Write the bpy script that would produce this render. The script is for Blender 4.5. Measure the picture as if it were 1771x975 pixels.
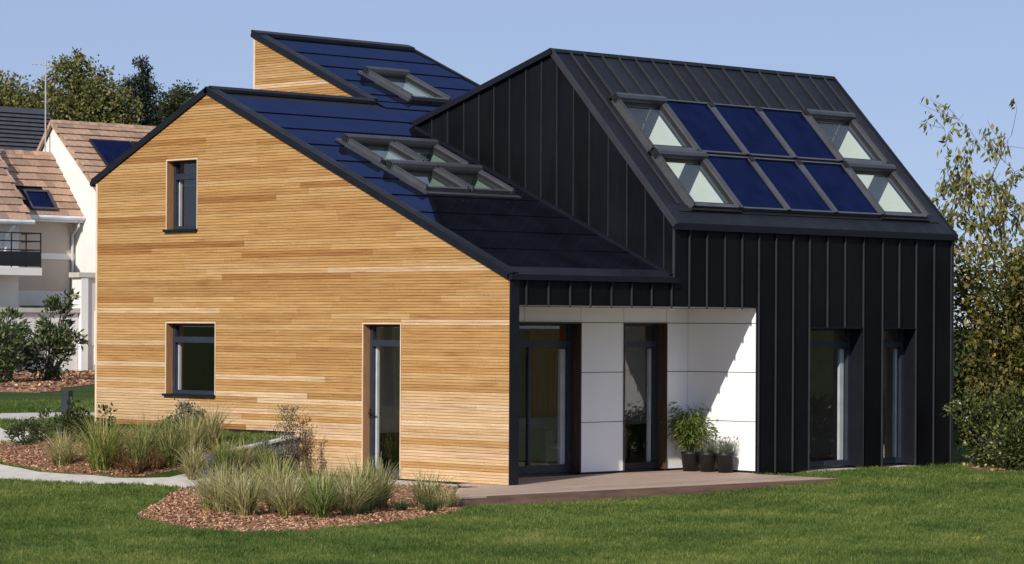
import bpy, math, random
import numpy as np
from mathutils import Vector, Matrix
from mathutils.geometry import delaunay_2d_cdt

for o in list(bpy.data.objects):
    bpy.data.objects.remove(o)
SC = bpy.context.scene
COL = SC.collection
RNG = np.random.default_rng(7)
random.seed(7)

# ------------------------------------------------------------------ camera
CAM = np.array([31.107, -30.711, 2.4])
TH, ROLL = 0.79135, 0.005
s_, c_ = math.sin(TH), math.cos(TH)
R0, U0, F0 = Vector((c_, s_, 0)), Vector((0, 0, 1)), Vector((-s_, c_, 0))
Rv = R0*math.cos(ROLL) + U0*math.sin(ROLL)
Uv = U0*math.cos(ROLL) - R0*math.sin(ROLL)
cam = bpy.data.cameras.new('camera')
cam.sensor_width = 36
cam.lens = 5044.8/1771*36
cam.shift_y = (562.36-487.5)/1771
cam.clip_start = 0.5
cam.clip_end = 3000
co = bpy.data.objects.new('camera', cam)
COL.objects.link(co)
M = Matrix.Identity(4)
for i, v in enumerate((Rv, Uv, -F0)):
    for j in range(3):
        M[j][i] = v[j]
M.translation = Vector(CAM)
co.matrix_world = M
SC.camera = co

# ------------------------------------------------------------------ sky, sun, exposure
SUN = Vector((1.0, -2.5, 1.645)).normalized()
elev = math.asin(SUN.z)
azim = math.atan2(SUN.x, SUN.y)
W = bpy.data.worlds.new('World')
SC.world = W
W.use_nodes = True
nt = W.node_tree
nt.nodes.clear()
out = nt.nodes.new('ShaderNodeOutputWorld')
bg = nt.nodes.new('ShaderNodeBackground')
sky = nt.nodes.new('ShaderNodeTexSky')
sky.sky_type = 'NISHITA'
sky.sun_disc = False
sky.sun_elevation = elev
sky.sun_rotation = azim
sky.air_density = 1.0
sky.dust_density = 0.0
sky.ozone_density = 8.0
sky.altitude = 3000
bg.inputs['Strength'].default_value = 0.10
skm = nt.nodes.new('ShaderNodeMix'); skm.data_type = 'RGBA'
skm.inputs[0].default_value = 0.68                 # flat colour blended evenly into the whole dome
skm.inputs[7].default_value = (3.98, 4.74, 6.35, 1)
skt = nt.nodes.new('ShaderNodeVectorMath'); skt.operation = 'MULTIPLY'
skt.inputs[1].default_value = (1.1, 0.92, 0.93)
nt.links.new(sky.outputs[0], skt.inputs[0])
nt.links.new(skt.outputs[0], skm.inputs[6])
nt.links.new(skm.outputs[2], bg.inputs[0])
nt.links.new(bg.outputs[0], out.inputs[0])
sl = bpy.data.lights.new('sun', 'SUN')
sl.energy = 4.2
sl.angle = math.radians(0.5)
sl.color = (1.0, 0.94, 0.85)
so = bpy.data.objects.new('sun', sl)
COL.objects.link(so)
so.rotation_euler = (-SUN).to_track_quat('-Z', 'Y').to_euler()
so.location = (10, -40, 40)
SC.view_settings.view_transform = 'Standard'
SC.view_settings.look = 'None'
SC.view_settings.exposure = 0.12
SC.view_settings.gamma = 1.0
SC.render.engine = 'CYCLES'
SC.cycles.max_bounces = 8
SC.cycles.transparent_max_bounces = 16

# ------------------------------------------------------------------ materials
MATS = {}
def newmat(name):
    m = bpy.data.materials.new(name)
    m.use_nodes = True
    MATS[name] = m
    return m, m.node_tree, m.node_tree.nodes['Principled BSDF']

def node(nt, t, **kw):
    n = nt.nodes.new(t)
    for k, v in kw.items():
        setattr(n, k, v)
    return n

def ramp(nt, fac, stops):
    r = nt.nodes.new('ShaderNodeValToRGB')
    e = r.color_ramp.elements
    while len(e) < len(stops):
        e.new(0.5)
    for i, (p, c) in enumerate(stops):
        e[i].position = p
        e[i].color = (c[0], c[1], c[2], 1)
    nt.links.new(fac, r.inputs[0])
    return r.outputs[0]

def noise(nt, scale=5, detail=4, vec=None, stretch=None, rough=0.55):
    n = nt.nodes.new('ShaderNodeTexNoise')
    n.inputs['Scale'].default_value = scale
    n.inputs['Detail'].default_value = detail
    n.inputs['Roughness'].default_value = rough
    tc = nt.nodes.new('ShaderNodeTexCoord')
    src = tc.outputs['Object']
    if stretch:
        mp = nt.nodes.new('ShaderNodeMapping')
        mp.inputs['Scale'].default_value = stretch
        nt.links.new(src, mp.inputs[0])
        src = mp.outputs[0]
    nt.links.new(src, n.inputs['Vector'])
    return n.outputs['Fac']

def bump(nt, b, fac, strength=0.2, dist=0.02):
    bn = nt.nodes.new('ShaderNodeBump')
    bn.inputs['Strength'].default_value = strength
    bn.inputs['Distance'].default_value = dist
    nt.links.new(fac, bn.inputs['Height'])
    nt.links.new(bn.outputs[0], b.inputs['Normal'])

def mat(name, col, rough=0.6, metal=0.0, var=0.15, scale=3, spec=0.5, stretch=None, bmp=0, bscale=None, bdist=0.01, rnd=0.0, rvar=0.0):
    m, nt, b = newmat(name)
    b.inputs['Roughness'].default_value = rough
    b.inputs['Metallic'].default_value = metal
    b.inputs['Specular IOR Level'].default_value = spec
    f = noise(nt, scale, 5, stretch=stretch)
    lo = tuple(c*(1-var) for c in col)
    hi = tuple(min(1, c*(1+var)) for c in col)
    c = ramp(nt, f, [(0.3, lo), (0.7, hi)])
    if rnd:
        oi = nt.nodes.new('ShaderNodeObjectInfo')
        mr = nt.nodes.new('ShaderNodeMapRange')
        mr.inputs[3].default_value = 1-rnd
        mr.inputs[4].default_value = 1+rnd
        nt.links.new(oi.outputs['Random'], mr.inputs[0])
        mx = nt.nodes.new('ShaderNodeVectorMath')
        mx.operation = 'SCALE'
        nt.links.new(c, mx.inputs[0])
        nt.links.new(mr.outputs[0], mx.inputs['Scale'])
        c = mx.outputs[0]
    nt.links.new(c, b.inputs['Base Color'])
    if rvar:
        mr2 = nt.nodes.new('ShaderNodeMapRange')
        mr2.inputs[1].default_value = 0.3
        mr2.inputs[2].default_value = 0.7
        mr2.inputs[3].default_value = rough-rvar
        mr2.inputs[4].default_value = rough+rvar
        nt.links.new(noise(nt, 1.7, 5, stretch=(2.2, 2.2, 0.6)), mr2.inputs[0])
        nt.links.new(mr2.outputs[0], b.inputs['Roughness'])
    if bmp:
        bump(nt, b, noise(nt, bscale or scale, 4, stretch=stretch), bmp, bdist)
    return m

def glassmat(name, tint=(0.75, 0.82, 0.8), refl=(1, 1, 1), f0=0.09):
    m, nt, b = newmat(name)
    nt.nodes.remove(b)
    o = nt.nodes['Material Output']
    tr = node(nt, 'ShaderNodeBsdfTransparent')
    tr.inputs[0].default_value = (*tint, 1)
    gl = node(nt, 'ShaderNodeBsdfGlossy')
    gl.inputs[0].default_value = (*refl, 1)
    gl.inputs['Roughness'].default_value = 0.0
    fr = node(nt, 'ShaderNodeLayerWeight')
    fr.inputs[0].default_value = 0.5
    pw = node(nt, 'ShaderNodeMath', operation='POWER')
    pw.inputs[1].default_value = 5.0
    nt.links.new(fr.outputs['Facing'], pw.inputs[0])
    mul = node(nt, 'ShaderNodeMath', operation='MULTIPLY_ADD')
    mul.use_clamp = True
    mul.inputs[1].default_value = 0.9
    mul.inputs[2].default_value = f0
    mx = node(nt, 'ShaderNodeMixShader')
    nt.links.new(pw.outputs[0], mul.inputs[0])
    nt.links.new(mul.outputs[0], mx.inputs[0])
    nt.links.new(tr.outputs[0], mx.inputs[1])
    nt.links.new(gl.outputs[0], mx.inputs[2])
    nt.links.new(mx.outputs[0], o.inputs[0])
    return m

def coated(name, diff, gloss, rough=0.08, var=0.3, scale=1.5, bmp=0.0):
    """dark blue photovoltaic glass: dim body plus a tinted coat"""
    m, nt, b = newmat(name)
    nt.nodes.remove(b)
    o = nt.nodes['Material Output']
    df = node(nt, 'ShaderNodeBsdfDiffuse')
    f = noise(nt, scale, 5)
    nt.links.new(ramp(nt, f, [(0.3, [c*(1-var) for c in diff]), (0.7, [c*(1+var) for c in diff])]), df.inputs[0])
    gl = node(nt, 'ShaderNodeBsdfGlossy')
    gl.inputs[0].default_value = (*gloss, 1)
    gl.inputs['Roughness'].default_value = rough
    if bmp:
        bn = node(nt, 'ShaderNodeBump')
        bn.inputs['Strength'].default_value = bmp
        bn.inputs['Distance'].default_value = 0.02
        nt.links.new(noise(nt, 1.2, 2), bn.inputs['Height'])
        nt.links.new(bn.outputs[0], gl.inputs['Normal'])
    ad = node(nt, 'ShaderNodeAddShader')
    nt.links.new(df.outputs[0], ad.inputs[0])
    nt.links.new(gl.outputs[0], ad.inputs[1])
    nt.links.new(ad.outputs[0], o.inputs[0])
    return m

def leafmat(name, stops, trans=0.3, rough=0.5, patch=0.0):
    m, nt, b = newmat(name)
    at = node(nt, 'ShaderNodeAttribute', attribute_name='rnd')
    f = at.outputs['Fac']
    if patch:
        n = noise(nt, 0.55, 3)
        mm = node(nt, 'ShaderNodeMapRange')
        mm.inputs[1].default_value = 0.3
        mm.inputs[2].default_value = 0.7
        mm.inputs[3].default_value = -patch
        mm.inputs[4].default_value = patch
        nt.links.new(n, mm.inputs[0])
        ad = node(nt, 'ShaderNodeMath', operation='ADD')
        nt.links.new(f, ad.inputs[0])
        nt.links.new(mm.outputs[0], ad.inputs[1])
        f = ad.outputs[0]
    c = ramp(nt, f, stops)
    nt.links.new(c, b.inputs['Base Color'])
    b.inputs['Roughness'].default_value = rough
    b.inputs['Specular IOR Level'].default_value = 0.35
    if trans:
        o = nt.nodes['Material Output']
        tl = node(nt, 'ShaderNodeBsdfTranslucent')
        nt.links.new(c, tl.inputs[0])
        mx = node(nt, 'ShaderNodeMixShader')
        mx.inputs[0].default_value = trans
        nt.links.new(b.outputs[0], mx.inputs[1])
        nt.links.new(tl.outputs[0], mx.inputs[2])
        nt.links.new(mx.outputs[0], o.inputs[0])
    return m

# larch cladding: board colour comes with the board, grain and knots from noise
def larch():
    m, nt, b = newmat('larch')
    oi = node(nt, 'ShaderNodeObjectInfo')
    g = noise(nt, 1.0, 6, stretch=(1.6, 8, 70), rough=0.65)
    gr = ramp(nt, g, [(0.25, (0.74, 0.66, 0.56)), (0.5, (1, 1, 1)), (0.8, (1.12, 1.12, 1.12))])
    v = node(nt, 'ShaderNodeTexVoronoi')
    tc = node(nt, 'ShaderNodeTexCoord')
    mp = node(nt, 'ShaderNodeMapping')
    mp.inputs['Scale'].default_value = (4.2, 3, 21.7)
    nt.links.new(tc.outputs['Object'], mp.inputs[0])
    nt.links.new(mp.outputs[0], v.inputs['Vector'])
    v.inputs['Scale'].default_value = 1.0
    kn = ramp(nt, v.outputs['Distance'], [(0.08, (0.45, 0.31, 0.18)), (0.14, (1.3, 1.34, 1.38)), (0.27, (1, 1, 1))])
    va = noise(nt, 1.0, 3, stretch=(1.3, 3, 21.7), rough=0.6)
    vr = ramp(nt, va, [(0.28, (0.76, 0.64, 0.52)), (0.45, (0.97, 0.95, 0.90)), (0.6, (1.05, 1.05, 1.0)), (0.75, (1.16, 1.20, 1.28))])
    m0 = node(nt, 'ShaderNodeMix', data_type='RGBA', blend_type='MULTIPLY')
    m0.inputs[0].default_value = 1
    nt.links.new(oi.outputs['Color'], m0.inputs[6])
    nt.links.new(vr, m0.inputs[7])
    m1 = node(nt, 'ShaderNodeMix', data_type='RGBA', blend_type='MULTIPLY')
    m1.inputs[0].default_value = 1
    nt.links.new(m0.outputs[2], m1.inputs[6])
    nt.links.new(gr, m1.inputs[7])
    m2 = node(nt, 'ShaderNodeMix', data_type='RGBA', blend_type='MULTIPLY')
    m2.inputs[0].default_value = 0.7
    nt.links.new(m1.outputs[2], m2.inputs[6])
    nt.links.new(kn, m2.inputs[7])
    nt.links.new(m2.outputs[2], b.inputs['Base Color'])
    b.inputs['Roughness'].default_value = 0.7
    b.inputs['Specular IOR Level'].default_value = 0.25
    bump(nt, b, g, 0.25, 0.004)
larch()

mat('backing', (0.12, 0.062, 0.026), 0.9)
mat('reveal_wood', (0.33, 0.17, 0.075), 0.55, var=0.25, scale=4, stretch=(8, 8, 0.6))
mat('dark_wood', (0.07, 0.038, 0.022), 0.5, var=0.3, scale=4, stretch=(8, 8, 0.6))
mat('edge_trim', (0.72, 0.58, 0.42), 0.6)
mat('black_metal', (0.0046, 0.0050, 0.0064), 0.5, var=0.35, scale=0.9, spec=0.14, rnd=0.3, bmp=0.3, bscale=1.3, bdist=0.025, rvar=0.14)
mat('black_trim', (0.008, 0.009, 0.013), 0.45, var=0.2, spec=0.25)
mat('seam_metal', (0.030, 0.031, 0.036), 0.45, var=0.15, spec=0.3)
mat('roof_metal', (0.010, 0.011, 0.016), 0.5, var=0.3, scale=0.9, spec=0.24, rnd=0.25, bmp=0.25, bscale=1.3, bdist=0.025, rvar=0.12)
mat('frame_metal', (0.024, 0.030, 0.044), 0.4, spec=0.4)
mat('skylight_metal', (0.068, 0.070, 0.080), 0.42, metal=0.3, var=0.15)
mat('shaft_lining', (0.27, 0.33, 0.28), 0.8)
mat('skylight_rail', (0.105, 0.11, 0.12), 0.4, metal=0.4, var=0.15)
mat('gasket', (0.008, 0.008, 0.009), 0.6)
mat('pale_rail', (0.66, 0.69, 0.72), 0.4)
mat('white_panel', (0.86, 0.86, 0.86), 0.55, var=0.02, scale=1.0, spec=0.3, rnd=0.015)
mat('white_render', (0.76, 0.74, 0.71), 0.85, var=0.05, scale=1.2)
mat('interior_white', (0.78, 0.80, 0.77), 0.8, var=0.03)
mat('interior_dim', (0.62, 0.56, 0.50), 0.9, var=0.1)
mat('interior_floor', (0.22, 0.16, 0.11), 0.6, var=0.2)
mat('interior_wood', (0.60, 0.235, 0.115), 0.5, var=0.2, stretch=(6, 6, 0.5))
mat('sofa_cloth', (0.5, 0.47, 0.42), 0.95, var=0.1)
glassmat('window_glass', (0.92, 0.92, 0.92), f0=0.11)
glassmat('roof_glass', (0.84, 0.90, 0.87), f0=0.12)
coated('pv_tile', (0.006, 0.0065, 0.009), (0.048, 0.074, 0.17), 0.035, bmp=0.035)
coated('collector_glass', (0.003, 0.004, 0.013), (0.018, 0.028, 0.085), 0.10, var=0.5, scale=2.5, bmp=0.04)
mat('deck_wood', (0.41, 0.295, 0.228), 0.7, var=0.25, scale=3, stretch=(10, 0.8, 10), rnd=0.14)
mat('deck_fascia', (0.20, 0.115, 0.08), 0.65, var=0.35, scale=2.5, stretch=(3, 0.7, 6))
mat('concrete', (0.50, 0.47, 0.43), 0.85, var=0.12, scale=4, bmp=0.2, bscale=30)
mat('concrete_dark_shaded', (0.12, 0.12, 0.125), 0.85, var=0.3, scale=5, bmp=0.2, bscale=30)  # carries the shade of the retaining wall face; also the dark stone post
mat('gravel_pave', (0.40, 0.33, 0.26), 0.9, var=0.25, scale=22, bmp=0.4, bscale=60)
mat('pot_black', (0.012, 0.012, 0.013), 0.45, var=0.1, spec=0.5)
mat('soil', (0.035, 0.022, 0.015), 0.95, var=0.4, scale=20)
mat('bollard_metal', (0.022, 0.026, 0.036), 0.5)
mat('bark', (0.085, 0.065, 0.048), 0.9, var=0.35, scale=8, bmp=0.5, bscale=25)
mat('twig', (0.10, 0.075, 0.055), 0.9, var=0.3, scale=8)
mat('cream_wall', (0.50, 0.43, 0.37), 0.9, var=0.06, scale=1)
mat('grey_wall', (0.52, 0.50, 0.48), 0.9, var=0.06, scale=1)
mat('clay_tile', (0.40, 0.255, 0.175), 0.85, var=0.3, scale=5, rnd=0.22)
mat('slate_tile', (0.06, 0.064, 0.075), 0.55, var=0.2, scale=4, rnd=0.1)
mat('rail_black', (0.01, 0.01, 0.011), 0.5)
mat('garage_white', (0.60, 0.62, 0.66), 0.6, var=0.04)
mat('green_plastic', (0.03, 0.22, 0.12), 0.5)
mat('aerial_metal', (0.45, 0.45, 0.45), 0.4, metal=0.4)

def ground_mats():
    m, nt, b = newmat('lawn_soil')
    f = noise(nt, 0.5, 6)
    f2 = noise(nt, 9, 5)
    a = ramp(nt, f, [(0.3, (0.035, 0.06, 0.014)), (0.7, (0.065, 0.095, 0.024))])
    c = ramp(nt, f2, [(0.3, (0.55, 0.6, 0.5)), (0.7, (1.2, 1.15, 1.1))])
    mx = node(nt, 'ShaderNodeMix', data_type='RGBA', blend_type='MULTIPLY')
    mx.inputs[0].default_value = 1
    nt.links.new(a, mx.inputs[6]); nt.links.new(c, mx.inputs[7])
    nt.links.new(mx.outputs[2], b.inputs['Base Color'])
    b.inputs['Roughness'].default_value = 0.95
    b.inputs['Specular IOR Level'].default_value = 0.1
    bump(nt, b, noise(nt, 60, 3), 0.5, 0.02)
    m, nt, b = newmat('mulch')
    v = node(nt, 'ShaderNodeTexVoronoi')
    v.inputs['Scale'].default_value = 26
    tc = node(nt, 'ShaderNodeTexCoord')
    nt.links.new(tc.outputs['Object'], v.inputs['Vector'])
    c = ramp(nt, v.outputs['Color'], [(0.0, (0.09, 0.04, 0.022)), (0.5, (0.27, 0.13, 0.075)), (1.0, (0.46, 0.28, 0.18))])
    nt.links.new(c, b.inputs['Base Color'])
    b.inputs['Roughness'].default_value = 0.95
    bump(nt, b, v.outputs['Distance'], 0.8, 0.03)
ground_mats()
leafmat('lawn_blade', [(0.0, (0.038, 0.078, 0.012)), (0.35, (0.098, 0.158, 0.027)), (0.7, (0.180, 0.236, 0.046)), (1.0, (0.34, 0.325, 0.11))], 0.4, 0.6, patch=0.28)
leafmat('chips', [(0.0, (0.11, 0.05, 0.025)), (0.4, (0.33, 0.165, 0.085)), (0.8, (0.54, 0.31, 0.175)), (1.0, (0.70, 0.50, 0.33))], 0.0, 0.9)
leafmat('grass_straw', [(0.0, (0.10, 0.12, 0.03)), (0.35, (0.27, 0.28, 0.09)), (0.7, (0.50, 0.44, 0.20)), (1.0, (0.66, 0.56, 0.34))], 0.42)
leafmat('grass_lime', [(0.0, (0.06, 0.11, 0.018)), (0.45, (0.22, 0.27, 0.055)), (0.8, (0.42, 0.40, 0.12)), (1.0, (0.52, 0.43, 0.22))], 0.35)
leafmat('grass_green', [(0.0, (0.045, 0.095, 0.018)), (0.5, (0.19, 0.26, 0.06)), (0.8, (0.32, 0.35, 0.11)), (1.0, (0.52, 0.47, 0.22))], 0.42)
leafmat('grass_dark', [(0.0, (0.02, 0.05, 0.012)), (0.6, (0.05, 0.10, 0.025)), (1.0, (0.12, 0.15, 0.06))], 0.2)
leafmat('grass_russet', [(0.0, (0.10, 0.055, 0.025)), (0.5, (0.22, 0.12, 0.05)), (1.0, (0.34, 0.22, 0.11))], 0.3)
leafmat('leaf_laurel', [(0.0, (0.02, 0.038, 0.014)), (0.45, (0.075, 0.105, 0.038)), (0.75, (0.19, 0.22, 0.09)), (1.0, (0.36, 0.38, 0.20))], 0.25, 0.35)
leafmat('leaf_box', [(0.0, (0.014, 0.024, 0.008)), (0.4, (0.05, 0.07, 0.02)), (0.75, (0.15, 0.165, 0.045)), (1.0, (0.32, 0.31, 0.10))], 0.2, 0.35)
leafmat('leaf_shrub', [(0.0, (0.018, 0.03, 0.010)), (0.5, (0.05, 0.075, 0.024)), (1.0, (0.16, 0.17, 0.07))], 0.25, 0.45)
leafmat('leaf_grey', [(0.0, (0.05, 0.055, 0.035)), (0.6, (0.14, 0.15, 0.10)), (1.0, (0.30, 0.28, 0.20))], 0.2)
leafmat('leaf_rust', [(0.0, (0.05, 0.025, 0.015)), (0.6, (0.14, 0.085, 0.045)), (1.0, (0.26, 0.20, 0.11))], 0.2)
leafmat('leaf_bamboo', [(0.0, (0.03, 0.06, 0.012)), (0.5, (0.11, 0.17, 0.03)), (1.0, (0.30, 0.33, 0.08))], 0.35)
leafmat('leaf_lavender', [(0.0, (0.07, 0.085, 0.055)), (0.5, (0.20, 0.22, 0.15)), (0.95, (0.40, 0.41, 0.32)), (1.0, (0.10, 0.08, 0.12))], 0.25)
leafmat('leaf_oak', [(0.0, (0.04, 0.055, 0.016)), (0.5, (0.17, 0.175, 0.052)), (0.85, (0.31, 0.27, 0.095)), (1.0, (0.40, 0.31, 0.12))], 0.35)
leafmat('leaf_conifer', [(0.0, (0.008, 0.016, 0.010)), (0.7, (0.026, 0.040, 0.024)), (1.0, (0.055, 0.065, 0.04))], 0.1)
leafmat('leaf_round', [(0.0, (0.018, 0.03, 0.01)), (0.6, (0.06, 0.078, 0.026)), (1.0, (0.16, 0.135, 0.05))], 0.3)
leafmat('leaf_hedge', [(0.0, (0.02, 0.026, 0.009)), (0.32, (0.085, 0.095, 0.024)), (0.65, (0.22, 0.20, 0.042)), (0.9, (0.42, 0.31, 0.06)), (1.0, (0.55, 0.30, 0.06))], 0.4)
leafmat('leaf_walnut', [(0.0, (0.045, 0.06, 0.02)), (0.5, (0.17, 0.18, 0.05)), (0.85, (0.36, 0.31, 0.07)), (1.0, (0.52, 0.30, 0.06))], 0.4)

# ------------------------------------------------------------------ object helpers
def link(name, me, m, parent=None):
    o = bpy.data.objects.new(name, me)
    COL.objects.link(o)
    if m is not None and len(me.materials) == 0:
        me.materials.append(MATS[m])
    if parent is not None:
        o.parent = parent
    return o

def tag(o, label=None, cat=None, group=None, kind=None):
    if label: o['label'] = label
    if cat: o['category'] = cat
    if group: o['group'] = group
    if kind: o['kind'] = kind
    return o

def empty(name, loc=(0, 0, 0), parent=None):
    o = bpy.data.objects.new(name, None)
    COL.objects.link(o)
    o.location = loc
    o.empty_display_size = 0.3
    if parent is not None:
        o.parent = parent
    return o

class MB:
    def __init__(s, T=None):
        s.v, s.f, s.T = [], [], T
    def add(s, pts, faces):
        k = len(s.v)
        if s.T is not None:
            pts = [s.T @ Vector(p) for p in pts]
        s.v += [tuple(p) for p in pts]
        s.f += [tuple(i+k for i in f) for f in faces]
    def box(s, x0, x1, y0, y1, z0, z1):
        s.add([(x0, y0, z0), (x1, y0, z0), (x1, y1, z0), (x0, y1, z0), (x0, y0, z1), (x1, y0, z1), (x1, y1, z1), (x0, y1, z1)],
              [(0, 3, 2, 1), (4, 5, 6, 7), (0, 1, 5, 4), (1, 2, 6, 5), (2, 3, 7, 6), (3, 0, 4, 7)])
    def quad(s, *p):
        s.add(p, [tuple(range(len(p)))])
    def prism(s, poly, off):
        n = len(poly)
        off = Vector(off)
        p2 = [tuple(Vector(p)+off) for p in poly]
        s.add(list(poly)+p2, [tuple(range(n))[::-1], tuple(range(n, 2*n))] + [(i, (i+1) % n, n+(i+1) % n, n+i) for i in range(n)])
    def tube(s, pts, rad, n=6):
        pts = [Vector(p) for p in pts]
        if not hasattr(rad, '__len__'):
            rad = [rad]*len(pts)
        vs, fs = [], []
        for i, p in enumerate(pts):
            d = (pts[min(i+1, len(pts)-1)]-pts[max(i-1, 0)]).normalized()
            a = d.orthogonal().normalized() if i == 0 else (a - d*a.dot(d)).normalized()
            b = d.cross(a)
            for k in range(n):
                t = 2*math.pi*k/n
                vs.append(p+(a*math.cos(t)+b*math.sin(t))*rad[i])
        for i in range(len(pts)-1):
            for k in range(n):
                fs.append((i*n+k, i*n+(k+1) % n, (i+1)*n+(k+1) % n, (i+1)*n+k))
        fs.append(tuple(range(n))[::-1])
        fs.append(tuple((len(pts)-1)*n+k for k in range(n)))
        s.add(vs, fs)
    def mesh(s, name):
        me = bpy.data.meshes.new(name)
        me.from_pydata(s.v, [], s.f)
        me.update()
        return me
    def build(s, name, m, parent=None, smooth=False):
        me = s.mesh(name)
        if smooth:
            me.polygons.foreach_set('use_smooth', [True]*len(me.polygons))
        return link(name, me, m, parent)

def bar(name, m, parent, *b):
    k = MB(); k.box(*b)
    return k.build(name, m, parent)

def arrmesh(name, V, nv, rnd=None, smooth=False):
    """V: (N, nv, 3) separate polygons; rnd: per polygon value"""
    V = np.asarray(V, np.float32)
    N = V.shape[0]
    me = bpy.data.meshes.new(name)
    me.vertices.add(N*nv)
    me.vertices.foreach_set('co', V.reshape(-1))
    me.loops.add(N*nv)
    me.loops.foreach_set('vertex_index', np.arange(N*nv, dtype=np.int32))
    me.polygons.add(N)
    me.polygons.foreach_set('loop_start', np.arange(0, N*nv, nv, dtype=np.int32))
    me.polygons.foreach_set('loop_total', np.full(N, nv, np.int32))
    me.update(calc_edges=True)
    if rnd is not None:
        a = me.attributes.new('rnd', 'FLOAT', 'FACE')
        a.data.foreach_set('value', np.asarray(rnd, np.float32))
    return me

def unit(a):
    return a/np.maximum(np.linalg.norm(a, axis=-1, keepdims=True), 1e-9)

def leaves(P, D, L, Wd, rng):
    """rhombic leaves at P pointing along D"""
    N = len(P)
    D = unit(D)
    r = unit(rng.normal(size=(N, 3)))
    S = unit(np.cross(D, r))
    Nn = np.cross(S, D)
    L = (L*rng.uniform(0.65, 1.3, N))[:, None]
    Wd = (Wd*rng.uniform(0.7, 1.25, N))[:, None]
    b = P
    m1 = P+D*L*0.45+S*Wd*0.5+Nn*L*0.06
    t = P+D*L-Nn*L*0.05
    m2 = P+D*L*0.45-S*Wd*0.5+Nn*L*0.06
    return np.stack([b, m1, t, m2], 1)

# ------------------------------------------------------------------ ground
def ss(a, b, t):
    t = np.clip((t-a)/(b-a), 0, 1)
    return t*t*(3-2*t)

def zg(x, y):
    x = np.asarray(x, float); y = np.asarray(y, float)
    dep = -.7113*x+.7029*y+43.71
    east = -.15+.11*ss(0, 8, y)+.10*ss(-3.2, -1.4, y)*(1-ss(0.0, 0.8, x))*(1-ss(0, 8, y))
    west = -.12+.70*ss(-4.8, -.2, y)+.013*np.clip(dep-51, 0, 41)
    hw = 0.08+1.0*(1-ss(-2.2, -1.35, y))
    w = 1-ss(-4.9-hw, -4.9+hw, x)
    return east+(west-east)*w

def axis(lo, hi, st, far):
    core = np.arange(lo, hi+1e-6, st)
    ext = np.array([1, 2.5, 5, 9, 15, 24, 38, 60, 100, 200, 500, far])
    return np.concatenate([lo-ext[::-1], core, hi+ext])

gx = axis(-30, 12, 0.2, 1500)
gx = np.sort(np.concatenate([gx[np.abs(gx+4.9) > 0.15], [-5.02, -4.98, -4.94, -4.90, -4.86, -4.82, -4.78]]))
gy = axis(-14, 22, 0.2, 1500)
XX, YY = np.meshgrid(gx, gy, indexing='ij')
ZZ = zg(XX, YY)
# mown lawn is not quite flat
ZZ = ZZ + 0.012*np.sin(XX*1.7+0.6*YY)*np.sin(YY*1.3-0.4*XX)
V = np.stack([XX, YY, ZZ], -1).reshape(-1, 3)
ny = len(gy)
ii, jj = np.meshgrid(np.arange(len(gx)-1), np.arange(ny-1), indexing='ij')
k = (ii*ny+jj).reshape(-1)
F = np.stack([k, k+ny, k+ny+1, k+1], 1)
me = bpy.data.meshes.new('ground')
me.from_pydata(V.tolist(), [], F.tolist())
me.polygons.foreach_set('use_smooth', [True]*len(me.polygons))
g = link('ground', me, 'lawn_soil')
tag(g, 'mown green lawn around the timber and black metal house', kind='structure')

def inpoly(px, py, poly):
    c = np.zeros(px.shape, bool)
    n = len(poly)
    for i in range(n):
        x1, y1 = poly[i]; x2, y2 = poly[(i+1) % n]
        hit = ((y1 > py) != (y2 > py)) & (px < (x2-x1)*(py-y1)/((y2-y1)+1e-12)+x1)
        c ^= hit
    return c

def sheet(name, poly, m, lift=0.016, step=0.25, side=0.05):
    """ground-following sheet with a clean outline and a small edge down into the soil"""
    fine = []
    for i in range(len(poly)):
        a, b = np.array(poly[i]), np.array(poly[(i+1) % len(poly)])
        n = max(1, int(np.linalg.norm(b-a)/step))
        fine += [tuple(a+(b-a)*t/n) for t in range(n)]
    xs = [p[0] for p in fine]; ys = [p[1] for p in fine]
    gxx, gyy = np.meshgrid(np.arange(min(xs), max(xs), step), np.arange(min(ys), max(ys), step))
    q = np.stack([gxx.ravel(), gyy.ravel()], 1)
    q = q[inpoly(q[:, 0], q[:, 1], fine)]
    pts = [Vector(p) for p in fine]+[Vector(p) for p in q]
    n = len(fine)
    r = delaunay_2d_cdt(pts, [(i, (i+1) % n) for i in range(n)], [], 1, 1e-5)
    v2 = np.array([tuple(v) for v in r[0]])
    z = zg(v2[:, 0], v2[:, 1])+lift+0.012*np.sin(v2[:, 0]*1.7+0.6*v2[:, 1])*np.sin(v2[:, 1]*1.3-0.4*v2[:, 0])
    vs = np.concatenate([v2, z[:, None]], 1).tolist()
    fs = [tuple(f) for f in r[2]]
    k0 = len(vs)
    for p in fine:
        zz = float(zg(p[0], p[1]))
        vs.append((p[0], p[1], zz+lift+0.012*math.sin(p[0]*1.7+0.6*p[1])*math.sin(p[1]*1.3-0.4*p[0])))
        vs.append((p[0], p[1], zz-side))
    for i in range(n):
        j = (i+1) % n
        fs.append((k0+2*i, k0+2*i+1, k0+2*j+1, k0+2*j))
    me = bpy.data.meshes.new(name)
    me.from_pydata(vs, [], fs)
    me.update()
    o = link(name, me, m)
    o['kind'] = 'structure'
    return o

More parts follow.
